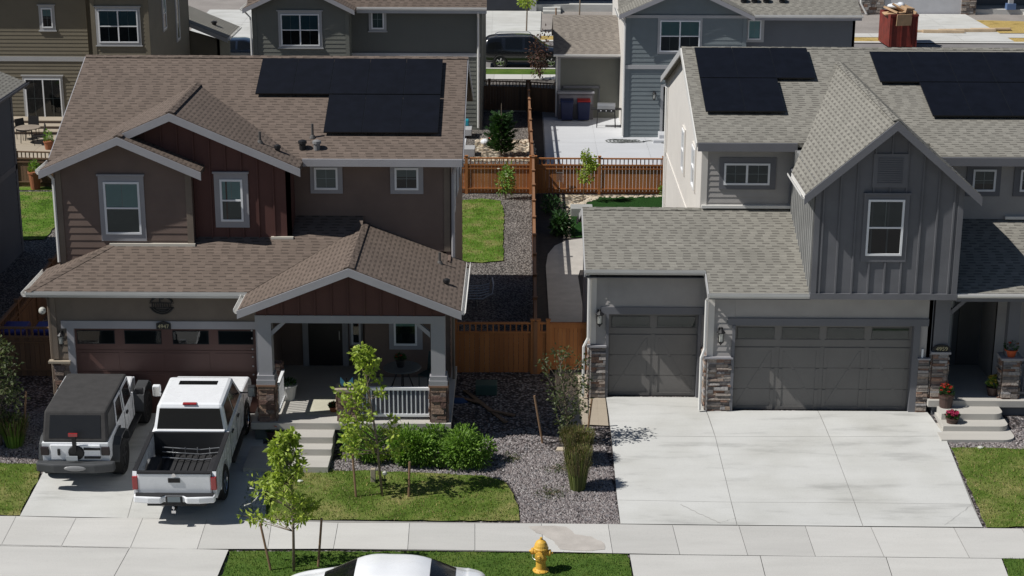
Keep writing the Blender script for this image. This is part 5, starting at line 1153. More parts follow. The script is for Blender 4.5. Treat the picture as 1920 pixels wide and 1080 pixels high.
def bush(label, gx, gy, rx, rz, n, mat, seed, size=.15, group=None, name='bush', ry=None, flowers=None):
    rn = random.Random(seed); z0 = gz(gy); root = wthing(name, label, 'bush', (gx, gy, z0), group); lb = B(); sb = B(); ry = ry or rx
    for i in range(14):
        a = rn.uniform(0, 6.28); sb.tube([(gx, gy, z0), (gx+math.cos(a)*rx*.5, gy+math.sin(a)*ry*.5, z0+rz*.6)], [.015, .006], 4, cap=False)
    lumps = [(Vector((rn.uniform(-.55, .55)*rx, rn.uniform(-.55, .55)*ry, rz*rn.uniform(.35, .8))), rn.uniform(.3, .5)) for _ in range(9)]
    for i in range(n):
        c0, r_ = lumps[i % 9]; v = rv(rn).normalized(); rr = r_*rn.uniform(.55, 1.1)
        p = Vector((gx, gy, z0))+c0+Vector((v.x*rx*rr*1.1, v.y*ry*rr*1.1, v.z*rz*rr*.95))
        if p.z < z0+.03: p.z = z0+rn.uniform(.03, .12)
        leaf(lb, p, v+Vector((0, 0, rn.uniform(-.5, .3))), size*rn.uniform(.6, 1.2), size*.42, rn)
    if flowers:
        fb = B()
        for i in range(flowers[1]):
            a = rn.uniform(0, 6.28); q = rn.uniform(.2, .9); p = Vector((gx+math.cos(a)*rx*q, gy+math.sin(a)*ry*q, z0+rz*rn.uniform(.75, 1.05)))
            for k in range(6): leaf(fb, p, Vector((math.cos(k), math.sin(k), .4)), flowers[2], flowers[2]*.8, rn)
        fb.build('flowers', flowers[0], root)
    sb.build('stems', bark, root); lb.build('leaves', mat, root); return root
gp = 'leafy bushes in front of the porch'
bush('loose green bush behind the lawn tree, nearest the porch steps', *G(690, 862), .72, .72, 4200, leaf_g, 31, .1, gp, ry=.5); bush('wide leafy bush under the porch railing between two others', *G(790, 866), .95, .82, 6400, leaf_g, 32, .105, gp, ry=.5)
bush('rounded leafy bush at the corner of the porch beside dark gravel', *G(876, 870), .78, .84, 5200, leaf_g, 33, .105, gp, ry=.5)
def tuft(label, gx, gy, r, h, n, mats, seed, name='ornamental_grass', cat='grass plant', plume=.4):
    rn = random.Random(seed); z0 = gz(gy); root = wthing(name, label, cat, (gx, gy, z0)); b1, b2 = B(), B()
    for i in range(n):
        a = rn.uniform(0, 6.28); q = rn.random()**.7; out = Vector((math.cos(a), math.sin(a), 0)); hh = h*rn.uniform(.65, 1.05); base = Vector((gx, gy, z0))+out*r*.55*q
        t = Vector((-out.y, out.x, 0)); wd = .009
        p1 = base+out*r*.25*q+Vector((0, 0, hh*.55)); p2 = base+out*r*.6*q+Vector((0, 0, hh)); 
        b1.face([base-t*wd, base+t*wd, p1+t*wd, p1-t*wd]); k = b2 if (plume and i % 2 == 0) else b1
        k.face([p1-t*wd, p1+t*wd, p2+t*wd*.6, p2-t*wd*.6])
        if plume and i % 2 == 0:
            for j in range(3): c = p1.lerp(p2, .55+.2*j); leaf(b2, c, Vector((rn.uniform(-.4, .4), rn.uniform(-.4, .4), 1)), .06, .018, rn)
    b1.build('blades', mats[0], root); 
    if b2.f: b2.build('plumes', mats[1], root)
    return root
tuft('tall feathery grass clump in the gravel nearest the sidewalk', *G(1083, 917), .33, 1.08, 1800, (leaf_o, leaf_p), 41); tuft('feathery grass clump behind the taller one beside the leggy shrub', *G(1082, 866), .42, .85, 1800, (leaf_o, leaf_p), 42)
tuft('bright green and straw grass clump at the left gravel beside the stake', *G(28, 836), .4, .8, 700, (leaf_g, leaf_p), 43, plume=.4)
bush('small low weed patch in the gravel by the feathery grasses', *G(1050, 880), .5, .08, 220, leaf_m, 44, .06, name='weed_patch'); bush('small weed patch in the gravel near the sidewalk', *G(1035, 925), .45, .07, 200, leaf_m, 45, .06, name='weed_patch')
bush('small weed patch beside the end of the front lawn', *G(962, 860), .35, .07, 160, leaf_m, 46, .06, name='weed_patch')
bush('small rose bush with pale flowers against the cedar back fence', *G(948, 374), .4, 1.3, 700, leaf_g, 47, .12, name='rose_bush', flowers=(petal_w, 7, .06))
# conifer in the rear rock yard
def conifer(label, gx, gy, r, h, mat, seed):
    rn = random.Random(seed); root = wthing('conifer', label, 'tree', (gx, gy, 0)); b, t = B(), B(); t.tube([(gx, gy, 0), (gx, gy, h*.95)], [.05, .01], 6)
    for i in range(100):
        z = h*(.05+.93*(i/140)); rr = r*(1-z/h)**.55*rn.uniform(.45, 1.2)+.05; a = i*2.4; e = Vector((gx+math.cos(a)*rr, gy+math.sin(a)*rr, z+rr*.45)); s = Vector((gx, gy, z)); t.tube([s, e], [.012, .003], 4, cap=False)
        for k in range(60):
            p = s.lerp(e, rn.uniform(.15, 1)); leaf(b, p+rv(rn)*.06, (e-s)+rv(rn)*.5*rr, .15, .04, rn)
    t.build('trunk', bark, root); b.build('needles', mat, root)
conifer('dark green upright conifer on tan rocks behind the cedar back fence', *G(940, 293), .68, 2.5, leaf_d, 51)
bush('dark maroon leafed small tree before the far grass strip', *G(1012, 149), .7, 2.3, 420, leaf_r, 52, .2, name='maroon_shrub')
bush('dark feathery plant in the shade beside the long cedar fence', *G(1052, 440), .5, .75, 600, leaf_d, 53, .22, name='yucca_plant'); bush('low dark plant in the shaded bed near the back fence', *G(1038, 402), .5, .7, 500, leaf_d, 54, .12)
bush('low shrub at the far corner of the dark turf', *G(1242, 366), .3, .5, 200, leaf_g, 55, .1)
def potted(label, x, y, z, r, h, pm, lm, seed, fl=None, name='potted_plant', lh=.35, leafn=160, shape=0):
    root = wthing(name, label, 'plant pot', (x, y, z)); b = B(); b.lathe([(r*.7, 0), (r*.95, h*.9), (r*1.06, h*.9), (r*1.06, h), (r*.92, h), (r*.9, h*.93), (0.01, h*.92)], (x, y, z), 16); b.build('pot', pm, root, smooth=False)
    rn = random.Random(seed); lb, fb = B(), B()
    for i in range(leafn):
        v = rv(rn); p = Vector((x+v.x*r*.9, y+v.y*r*.9, z+h+abs(v.z)*lh*.8)); leaf(lb, p, Vector((v.x, v.y, .5)), .09, .04, rn)
    if fl:
        for i in range(fl[1]):
            v = rv(rn); p = Vector((x+v.x*r, y+v.y*r, z+h+lh*.35+abs(v.z)*lh*.6))
            for k in range(5): leaf(fb, p, Vector((math.cos(k*1.3), math.sin(k*1.3), .5)), .05, .045, rn)
        fb.build('flowers', fl[0], root)
    lb.build('leaves', lm, root)
x, y = G(1776, 790); potted('tall dark planter with red flowers beside the right hand steps', x, y+.3, gz(y)+.03, .2, .62, potbr, leaf_d, 61, (petal_r, 26))
x, y = G(1784, 803); potted('small brown pot of pink flowers in front of the tall dark planter', x, y, gz(y)+.03, .17, .27, potbr, leaf_d, 62, (petal_p, 60), lh=.22)
x, y = G(1860, 741, .45); potted('dark pot of yellow flowers standing on the right hand porch', x, y, .45, .17, .25, potbr, leaf_g, 63, (petal_yy, 40))
potted('terracotta pot with red blooms on the stone pillar of the right hand porch', 13.15, .12, 1.61, .17, .2, M('pot_orange', (.55, .1, .03), .6), leaf_d, 64, (petal_r, 14))
x, y = G(541, 748, .45); potted('white bowl planter on the porch beside the left stone post', x, y, .45, .24, .42, whitepot, leaf_d, 65, None, lh=.15)
x, y = G(515, 822, -.05); potted('low planter of orange flowers at the left of the porch steps', x, y, gz(y), .22, .3, potbr, leaf_d, 66, (petal_o, 60), lh=.25)
x, y = G(626, 772, .45); potted('small rust colored pot on the porch floor beside the pale mat', x, y, .45, .13, .15, terra, leaf_d, 67, (petal_r, 8), lh=.1)
x, y = G(67, 355); potted('tall terracotta pot with green leaves against the left back fence', x, y, 0, .26, .75, terra, leaf_g, 68, None, lh=.6, leafn=350)
x, y = G(92, 281); potted('spiky potted agave on the patio of the olive house', x, y, 0, .22, .4, terra, leaf_g, 69, None, lh=.7, leafn=250)
# butterfly ornament on porch pedestal
bf = wthing('butterfly_ornament', 'light blue butterfly ornament on the stone pedestal of the porch railing', 'ornament', (-4.5, -1.8, 1.35))
for s in (-1, 1):
    b = B(); b.prism([(-4.5, -1.83, 1.42), (-4.5+s*.16, -1.83, 1.62), (-4.5+s*.17, -1.83, 1.46), (-4.5+s*.12, -1.83, 1.36)], (0, .02, 0)); b.build('wing', M('butterfly_blue', (.12, .42, .62), .4), bf)
b = B(); b.tube([(-4.5, -1.84, 1.35), (-4.5, -1.84, 1.6)], .02, 6); b.build('body', black, bf)
mt = wthing('door_mat', 'large pale cream mat lying on the porch floor', 'mat', (-5, -1.2, .46)); b = B(); p = [G(*q, .465) for q in ((573, 777), (632, 777), (645, 743), (590, 743))]
b.prism([(x, y, .452) for x, y in p], (0, 0, .015)); b.build('mat', M('mat_cream', (.5, .48, .38), .9), mt)
# porch table and chair in the shade
tb = wthing('round_table', 'round metal table in the shade at the back of the brown house porch', 'table', (-3.2, .2, .45)); b = B(); b.lathe([(.5, .7), (.52, .72), (.5, .74)], (-3.2, .2, .45), 24); b.build('table_top', M('table_gray', (.12, .13, .13), .4), tb)
for a in range(4): b = B(); b.tube([(-3.2+.1*math.cos(a*1.57), .2+.1*math.sin(a*1.57), 1.15), (-3.2+.35*math.cos(a*1.57), .2+.35*math.sin(a*1.57), .45)], .018, 6); b.build('leg', black, tb)
potted('round pot with a red flower on the porch table', -3.25, .2, 1.19, .13, .2, black, leaf_d, 72, (petal_r, 4), lh=.2)
def chair(root, x, y, z, rz, mat, hs=.45, hb=.95):
    c, s = math.cos(rz), math.sin(rz); P = lambda a, b_, h: (x+a*c-b_*s, y+a*s+b_*c, z+h)
    b = B(); b.hexa([P(-.25, -.25, hs-.03), P(.25, -.25, hs-.03), P(.25, .25, hs-.03), P(-.25, .25, hs-.03), P(-.25, -.25, hs), P(.25, -.25, hs), P(.25, .25, hs), P(-.25, .25, hs)]); b.build('seat', mat, root)
    b = B(); b.hexa([P(-.25, .22, hs), P(.25, .22, hs), P(.25, .25, hs), P(-.25, .25, hs), P(-.24, .3, hb), P(.24, .3, hb), P(.24, .33, hb), P(-.24, .33, hb)]); b.build('backrest', mat, root)
    for a in (-.23, .23):
        for d in (-.23, .23): b = B(); b.tube([P(a, d, 0), P(a, d, hs)], .014, 6); b.build('leg', mat, root)
ch = wthing('patio_chair', 'dark chair in the shade at the right end of the brown house porch', 'chair', (-2.45, .5, .45)); chair(ch, -2.45, .5, .45, -.5, M('chair_teal', (.03, .06, .06), .6))
# hydrant
hx, hy = G(1014, 1073); hz = gz(hy)
hd = thing('fire_hydrant', 'yellow fire hydrant in the grass strip beside the sidewalk', 'fire hydrant', (hx, hy, hz), R(-12))
b = B(); b.lathe([(.17, 0), (.185, .02), (.185, .06), (.13, .09), (.115, .11), (.11, .3), (.135, .31), (.135, .34), (.115, .35), (.12, .56), (.165, .57), (.17, .61), (.155, .63), (.145, .68), (.11, .75), (.06, .79), (.03, .8), (.03, .85), (.01, .855)], (0, 0, 0), 20); b.build('barrel', hyd_y, hd, smooth=False, bevel=0)
for s in (-1, 1): b = B(); b.lathe([(.06, s*.09), (.062, s*.17), (.075, s*.17), (.078, s*.22), (.03, s*.23), (.022, s*.27), (.01, s*.27)], (0, 0, .5), 12, 'X'); b.build('side_nozzle', hyd_y, hd)
b = B(); b.lathe([(.085, -.1), (.09, -.16), (.1, -.16), (.1, -.21), (.04, -.22), (.03, -.26), (.01, -.26)], (0, 0, .47), 14, 'Y'); b.build('front_nozzle', hyd_y, hd)
b = B()
for k in range(8): a = k*math.pi/4; b.lathe([(.012, .05), (.012, .09), (.005, .09)], (.155*math.cos(a), .155*math.sin(a), 0), 6)
b.build('flange_bolts', hyd_y, hd)
b = B(); b.tube([(-.2, -.02, .5), (-.17, -.1, .38), (-.1, -.14, .36), (-.02, -.16, .4)], .006, 5); b.build('chain', steel, hd)

# ================================================================ vehicles
def wheel(root, x, y, r, w_, name='wheel', rimm=None, spokes=5, side=1, rr=.62):
    b = B(); h = w_/2; b.lathe([(r*.6, -h*.8), (r*.9, -h), (r, -h*.75), (r, h*.75), (r*.9, h), (r*.6, h*.8)], (x, y, r), 28, 'X'); o = b.build('wheel', rubber, root)
    b = B(); s = side; R_ = r*rr
    b.lathe([(R_, s*h*.55), (R_*1.02, s*h*.86), (R_*.93, s*h*.88), (R_*.88, s*h*.5), (.02, s*h*.5)], (x, y, r), 24, 'X')
    for k in range(spokes):
        a = k*2*math.pi/spokes; d = Vector((0, math.cos(a), math.sin(a))); c = Vector((x+s*h*.72, y, r)); b.bar(c+d*R_*.1, c+d*R_*.93, r*.16, .03, (1, 0, 0))
    b.lathe([(R_*.22, s*h*.5), (R_*.2, s*h*.82), (.01, s*h*.84)], (x, y, r), 10, 'X')
    b.build('rim', rimm or chrome, o); return o
def sprism(prof, hw, taper=None):   # side profile (y,z) extruded across x with half-width hw, optional taper(y,z)->factor
    n = len(prof); b = B(); f = taper or (lambda y, z: 1)
    b.grid([(-hw*f(y, z), y, z) for y, z in prof]+[(hw*f(y, z), y, z) for y, z in prof], [list(range(n)), list(range(n, 2*n))[::-1]]+[(i, n+i, n+(i+1) % n, (i+1) % n) for i in range(n)])
    return b
def arch(cy, r, z0, n=8): return [(cy-r*math.cos(math.pi*k/n), max(z0, .42+r*math.sin(math.pi*k/n))) for k in range(n+1)]
slope = math.atan(.45/5.9)
# --- pickup
PK = thing('pickup_truck', 'white crew cab pickup with open bed parked on the brown house driveway', 'pickup truck', (-8.12, -6.4, gz(-6.35)+.05)); PK.rotation_euler = (slope, 0, 0)
tp = lambda y, z: 1-.03*max(0, z-.9)
prof = [(2.18, .5), (3.95, .5)]+[(4.78-.5*math.cos(math.pi*k/8), .45+.5*math.sin(math.pi*k/8)) for k in range(9)]+[(5.45, .45), (5.8, .5), (5.86, .8), (5.82, 1.12), (5.6, 1.26), (4.6, 1.34), (2.18, 1.3)]
sprism(prof, .97, tp).build('cab_body', white_p, PK, bevel=.045)
for s in (-1, 1):
    pr = [(.06, .62), (.7, .6)]+[(1.22-.52*math.cos(math.pi*k/8), .5+.5*math.sin(math.pi*k/8)) for k in range(9)]+[(2.16, .5), (2.16, 1.3), (.1, 1.3), (.05, 1.2)]
    b = B(); b.prism([(s*.985, y, z) for y, z in pr], (-s*.1, 0, 0)); b.build('bed_side', white_p, PK, bevel=.03)
    b = B(); b.box(min(s*.87, s*.985), max(s*.87, s*.985), .1, 2.15, 1.3, 1.33); b.build('bed_rail', blk_pl, PK, bevel=.01)
    b = B(); b.box(min(s*.86, s*.99), max(s*.86, s*.99), -.01, .1, .86, 1.2); b.build('taillight', taill, PK, bevel=.015)
    # door glass, handles, mirror
    q = lambda y0, y1, zb, zt_: None
b = B(); b.box(-.87, .87, .1, 2.14, .66, .7)
for k in range(11): x = -.8+k*.16; b.box(x-.045, x+.045, .12, 2.1, .7, .725)
b.build('bed_liner', M('bed_liner', (.03, .03, .031), .6, .1), PK)
b = B(); b.box(-.88, .88, 2.1, 2.18, .7, 1.32); b.build('bed_front', blk_pl, PK)
b = B(); b.box(-.86, .86, 2.12, 2.22, 1.33, 1.37); b.build('bed_rail', white_p, PK, bevel=.01)
for s in (-1, 1): b = B(); b.box(min(s*.6, s*.87), max(s*.6, s*.87), .85, 1.6, .7, .93); b.build('wheel_box', blk_pl, PK, bevel=.04)
b = B(); b.box(-.86, .86, .0, .09, .66, 1.28); tg = b.build('tailgate', white_p, PK, bevel=.025)
b = B(); b.box(-.86, .86, -.01, .1, 1.28, 1.32); b.build('tailgate_cap', blk_pl, tg); b = B(); b.box(-.14, .14, -.02, .01, 1.06, 1.17); b.build('handle', black, tg)
b = B(); b.lathe([(.05, -.02), (.05, .0), (.02, 0)], (0, 0, 1.25), 12, 'Y'); b.build('emblem', chrome, tg)
b = B(); b.box(-.76, -.46, -.006, .0, .76, .79); b.build('lettering', chrome, tg); b = B(); b.box(.4, .72, -.006, .0, .76, .785); b.build('lettering', steel, tg)
# greenhouse
belt, rf = 1.31, 1.98; hb_, hr = .92, .8
Y0b, Y1b, Y0r, Y1r = 2.2, 4.62, 2.36, 4.0
b = B(); b.hexa([(-hb_, Y0b, belt-.05), (hb_, Y0b, belt-.05), (hb_, Y1b, belt-.05), (-hb_, Y1b, belt-.05), (-hr, Y0r, rf), (hr, Y0r, rf), (hr, Y1r, rf), (-hr, Y1r, rf)]); gh = b.build('cab_roof', white_p, PK, bevel=.09)
def frustum_panel(par, side, v0, v1, w0, w1, mat=darkglass, name='window_glass', lift=.006, gh_=None):
    # bilinear patch on one face of the greenhouse; v along the belt, w up
    hb2, hr2, a0, a1, r0_, r1_, bz, rz_ = gh_ or (hb_, hr, Y0b, Y1b, Y0r, Y1r, belt, rf)
    def P(v, w_):
        if side in (-1, 1): x = side*(hb2+(hr2-hb2)*w_); y0 = a0+(r0_-a0)*w_; y1 = a1+(r1_-a1)*w_; return Vector((x, y0+(y1-y0)*v, bz+(rz_-bz)*w_))
        hw = hb2+(hr2-hb2)*w_; y = (a0+(r0_-a0)*w_) if side == 'R' else (a1+(r1_-a1)*w_); return Vector((hw*(2*v-1), y, bz+(rz_-bz)*w_))
    p = [P(v0, w0), P(v1, w0), P(v1, w1), P(v0, w1)]; n = (p[1]-p[0]).cross(p[3]-p[0]).normalized()
    out = Vector((side, 0, 0)) if side in (-1, 1) else Vector((0, -1 if side == 'R' else 1, 0)); n = n if n.dot(out) > 0 else -n
    b = B(); b.prism([q+n*lift for q in p], -n*.012); return b.build(name, mat, par, bevel=.0)
carglass = paintmat('car_glass', (.006, .007, .008), .12, .1); 
frustum_panel(gh, 'R', .05, .95, .08, .84, carglass, 'rear_window'); frustum_panel(gh, 'F', .05, .95, .05, .93, carglass, 'windshield')
for s in (-1, 1):
    frustum_panel(gh, s, .07, .42, .12, .86, carglass); frustum_panel(gh, s, .46, .86, .12, .86, carglass)
    for y in (2.25, 3.25, 4.45): b = B(); b.box(min(s*.972, s*.978), max(s*.972, s*.978), y-.006, y+.006, .55, 1.28); b.build('door_seam', black, PK)
    for y in (2.5, 3.4): b = B(); b.box(min(s*.97, s*1.0), max(s*.97, s*1.0), y, y+.18, 1.12, 1.17); b.build('door_handle', black, PK, bevel=.01)
    b = B(); b.tube([(s*.92, 4.3, 1.4), (s*1.2, 4.27, 1.42)], .02, 6); mr = b.build('mirror_arm', black, PK); b = B(); b.box(min(s*1.12, s*1.32), max(s*1.12, s*1.32), 4.23, 4.37, 1.3, 1.6); b.build('side_mirror', blk_pl if s > 0 else white_p, PK, bevel=.03)
    b = B(); b.box(min(s*1.14, s*1.3), max(s*1.14, s*1.3), 4.222, 4.228, 1.33, 1.57); b.build('mirror_glass', chrome, PK)
    b = B(); b.box(min(s*.9, s*1.05), max(s*.9, s*1.05), 2.3, 4.1, .4, .45); b.build('running_board', black, PK, bevel=.01)
    b = B(); b.box(min(s*.55, s*.9), max(s*.55, s*.9), 5.8, 5.87, .85, 1.05); b.build('headlight', chrome, PK, bevel=.02)
    wheel(PK, s*.85, 1.22, .44, .3, side=s); wheel(PK, s*.85, 4.78, .44, .3, side=s)
b = B(); b.box(-.17, .17, 2.34, 2.44, 1.955, 1.995); b.build('brake_light', taill, gh, bevel=.01); b = B(); b.box(-.48, .48, 3.5, 3.72, 1.98, 1.99); b.build('sunroof', carglass, gh)
b = B(); b.prism([(x, y, .6) for x, y in ((-.97, -.02), (-.95, -.16), (-.6, -.22), (-.3, -.22), (-.24, -.14), (.24, -.14), (.3, -.22), (.6, -.22), (.95, -.16), (.97, -.02))], (0, 0, .17)); bp = b.build('rear_bumper', white_p, PK, bevel=.03)
b = B(); b.prism([(x, y, .775) for x, y in ((-.93, -.0), (-.9, -.15), (-.3, -.19), (-.22, -.12), (.22, -.12), (.3, -.19), (.9, -.15), (.93, .0))], (0, 0, .012)); b.build('step_pad', blk_pl, bp)
b = B(); b.box(-.2, .2, -.17, -.14, .52, .78); b.build('license_mount', blk_pl, PK, bevel=.02); b = B(); b.box(-.15, .15, -.18, -.172, .63, .76); b.build('license_plate', M('plate_gray', (.22, .26, .28), .5), PK)
b = B(); b.box(-.05, .05, -.3, 0, .4, .47); b.lathe([(.015, .47), (.015, .5), (.035, .52), (.03, .56), (.01, .57)], (0, -.27, 0), 10); b.build('tow_hitch', chrome, PK)
b = B(); b.box(-.7, .7, .1, 5.6, .38, .55); b.build('underbody', black, PK)
b = B()
for z, y in ((.9, 1.9), (1.0, 1.95), (.8, 1.8)): b.tube([(-.65, y, z), (-.2, y-.1, z+.02), (.3, y-.08, z-.02), (.75, y-.05, z+.02)], .014, 5)
for x in (-.4, -.1, .2, .5): b.tube([(x, 1.9, .74), (x+.02, 1.85, 1.05)], .012, 5)
cg = b.build('cargo_rack', steel, None); tag(cg, 'thin metal rack of bars lying in the bed of the white pickup', 'rack'); cg.location = PK.location; cg.rotation_euler = PK.rotation_euler
# --- soft-top off-roader
JP = thing('off_road_vehicle', 'white boxy off road vehicle with black soft top on the brown house driveway', 'car', (-10.86, -4.78, gz(-4.78)+.05)); JP.rotation_euler = (slope, 0, 0)
pr = [(.12, .72), (.5, .72)]+[(.95-.45*math.cos(math.pi*k/8), .62+.42*math.sin(math.pi*k/8)) for k in range(9)]+[(1.5, .6), (3.05, .6), (3.05, 1.24), (.1, 1.22)]
sprism(pr, .82, lambda y, z: 1-.05*max(0, z-.9)).build('tub', white_p, JP, bevel=.035)
b = B(); b.hexa([(-.72, 3.05, .7), (.72, 3.05, .7), (.6, 4.3, .72), (-.6, 4.3, .72), (-.7, 3.05, 1.22), (.7, 3.05, 1.22), (.56, 4.28, 1.14), (-.56, 4.28, 1.14)]); b.build('hood', white_p, JP, bevel=.05)
b = B(); b.box(-.58, .58, 4.28, 4.34, .7, 1.1); b.build('grille', white_p, JP, bevel=.02)
tpb, tpr = (.8, .76, .12, 3.0, .42, 2.72, 1.22, 1.94), None
a = tpb; b = B(); b.hexa([(-a[0], a[2], a[6]), (a[0], a[2], a[6]), (a[0], a[3], a[6]), (-a[0], a[3], a[6]), (-a[1], a[4], a[7]), (a[1], a[4], a[7]), (a[1], a[5], a[7]-.03), (-a[1], a[5], a[7]-.03)]); st_ = b.build('soft_top', softtop, JP, bevel=.05)
vinylw = paintmat('vinyl_window', (.014, .014, .015), .35, 0)
frustum_panel(st_, 'R', .1, .9, .14, .86, vinylw, 'rear_window', .008, a); frustum_panel(st_, 'F', .06, .94, .05, .9, carglass, 'windshield', .008, a)
for s in (-1, 1):
    frustum_panel(st_, s, .04, .29, .1, .84, vinylw, 'quarter_window', .008, a)
    for v0, v1 in ((.33, .6), (.64, .95)):
        o = frustum_panel(JP, s, v0, v1, -.05, .9, white_p, 'door_frame', .012, a); frustum_panel(o, s, v0+.035, v1-.035, .08, .78, carglass, 'door_window', .02, a)
    for y in (1.0, 1.88, 2.8): b = B(); b.box(min(s*.822, s*.828), max(s*.822, s*.828), y-.006+.05, y+.006+.05, .62, 1.2); b.build('door_seam', black, JP)
    for y in (1.2, 2.1): b = B(); b.box(min(s*.82, s*.86), max(s*.82, s*.86), y, y+.14, 1.06, 1.12); b.build('door_handle', black, JP, bevel=.01)
    b = B(); b.box(min(s*.6, s*.815), max(s*.6, s*.815), .06, .13, .88, 1.14) if False else b.box(min(s*.64, s*.84), max(s*.64, s*.84), .05, .14, .9, 1.12); b.build('taillight', M('taillight_smoke', (.03, .02, .022), .3), JP, bevel=.02)
    for cy in (.95, 3.85):
        b = B(); pts = [(cy-.58, .62), (cy-.45, .98), (cy-.2, 1.1), (cy+.25, 1.1), (cy+.5, .95), (cy+.6, .7)]
        b.grid([(s*x, y, z) for x in (.72, 1.0) for y, z in pts]+[(s*x, y, z-.05) for x in (.72, 1.0) for y, z in pts], [(i, i+1, 7+i, 6+i) for i in range(5)]+[(12+i, 18+i, 19+i, 13+i) for i in range(5)]+[(6+i, 7+i, 19+i, 18+i) for i in range(5)]+[(0, 6, 18, 12), (5, 17, 23, 11)])
        b.build('fender_flare', gry_pl, JP)
        wheel(JP, s*.84, cy, .45, .34, side=s, rimm=black)
    b = B(); b.box(min(s*.9, s*1.12), max(s*.9, s*1.12), 2.85, 2.95, 1.24, 1.42); b.build('side_mirror', blk_pl, JP, bevel=.03)
    b = B(); b.box(min(s*.8, s*.95), max(s*.8, s*.95), 1.5, 3.2, .5, .56); b.build('running_board', black, JP)
b = B(); b.prism([(x, y, .52) for x, y in ((-.96, .1), (-.95, -.08), (-.5, -.17), (.5, -.17), (.95, -.08), (.96, .1))], (0, 0, .24)); bj = b.build('rear_bumper', gry_pl, JP, bevel=.04)
b = B(); b.ball((.02, -.17, .66), (.27, .03, .07), 14); b.build('bumper_step', M('bumper_pale', (.3, .3, .3), .4), bj)
b = B(); b.box(-.6, .62, .06, .11, .78, 1.18); tj = b.build('tailgate', white_p, JP, bevel=.02)
for z in (.85, 1.08): b = B(); b.box(.22, .62, .03, .07, z-.025, z+.035); b.build('hinge', black, tj, bevel=.01)
b = B(); b.box(-.42, -.36, .02, .07, .92, 1.08); b.build('handle', black, tj)
b = B(); b.lathe([(.2, .06), (.18, .02), (.1, .0), (.02, -.01)], (.03, 0, .98), 16, 'Y'); sp = b.build('carrier_plate', black, tj); b = B(); b.box(-.03, .06, -.03, .05, 1.05, 1.5); b.build('carrier_post', black, tj)
b = B(); b.box(-.1, .12, -.05, .0, 1.46, 1.54); b.build('brake_light', taill, tj); b = B(); b.box(-.2, .08, -.06, -.045, .82, .94); b.build('license_plate', M('plate_white', (.5, .53, .55), .5), JP)
b = B(); b.box(-.55, .55, .2, 4.2, .45, .65); b.build('underbody', black, JP)

def catmull(arr, n):
    out = []
    for i in range(len(arr)-1):
        p0, p1, p2, p3 = arr[max(i-1, 0)], arr[i], arr[i+1], arr[min(i+2, len(arr)-1)]
        for k in range(n):
            t = k/n; out.append(.5*((2*p1)+(-p0+p2)*t+(2*p0-5*p1+4*p2-p3)*t*t+(-p0+3*p1-3*p2+p3)*t**3))
    out.append(arr[-1]); return np.array(out)
def car(root, st, paint, gl, sideglass, fglass, rglass, wheels, r=.33, rimm=None, NS=5):
    # st rows: y, half width, z bottom, z belt, half width at top, z top
    sec = []
    for y, w_, zb, zt_, wt, zp_ in st:
        sec.append([(w_*.88, y, zb), (w_*.985, y, zb+.14), (w_, y, (zb+zt_)/2+.08), (w_*.97, y, zt_), (wt+.03, y, zp_-.07), (wt*.72, y, zp_-.005), (0, y, zp_+.015)])
    A = catmull(np.array(sec), NS)               # along the length
    A = np.transpose(A, (1, 0, 2)); A = catmull(A, 3); A = np.transpose(A, (1, 0, 2))   # across: 6*3+1 points
    full = np.concatenate([A, (A*np.array([-1, 1, 1]))[:, -2::-1]], axis=1); ns, nt_ = full.shape[:2]
    b = B(); b.grid([tuple(v) for v in full.reshape(-1, 3)], [(i*nt_+j, (i+1)*nt_+j, (i+1)*nt_+j+1, i*nt_+j+1) for i in range(ns-1) for j in range(nt_-1)]+[list(range(nt_))[::-1], [(ns-1)*nt_+j for j in range(nt_)]])
    body = b.build('body', paint, root, smooth=True)
    def patch(i0, i1, j0, j1, name):
        sub = full[i0:i1+1, j0:j1+1]; c = np.array([0, (st[0][0]+st[-1][0])/2, .7]); du = np.gradient(sub, axis=0); dv = np.gradient(sub, axis=1); n = np.cross(du, dv); n /= np.linalg.norm(n, axis=2, keepdims=True)+1e-9
        s = np.sign((n*(sub-c)).sum()) or 1; q = sub+n*s*.007; a_, b_ = q.shape[:2]; bb = B()
        bb.grid([tuple(v) for v in q.reshape(-1, 3)], [(i*b_+j, (i+1)*b_+j, (i+1)*b_+j+1, i*b_+j+1) for i in range(a_-1) for j in range(b_-1)]); return bb.build(name, gl, root, smooth=True)
    for i0, i1 in sideglass:
        patch(i0, i1, 9, 12, 'side_window'); patch(i0, i1, nt_-13, nt_-10, 'side_window')
    patch(*fglass, 13, nt_-14, 'windshield'); patch(*rglass, 13, nt_-14, 'rear_window')
    for y in wheels:
        for s in (-1, 1):
            w_ = max(q[1] for q in st); wheel(root, s*(w_-.06), y, r, .22, side=s, rimm=rimm); b = B(); b.lathe([(r*1.14, s*(w_-.06)), (r*1.14, s*(w_-.004)), (.05, s*(w_-.003))], (0, y, r), 22, 'X'); b.build('wheel_well', black, root)
    return body
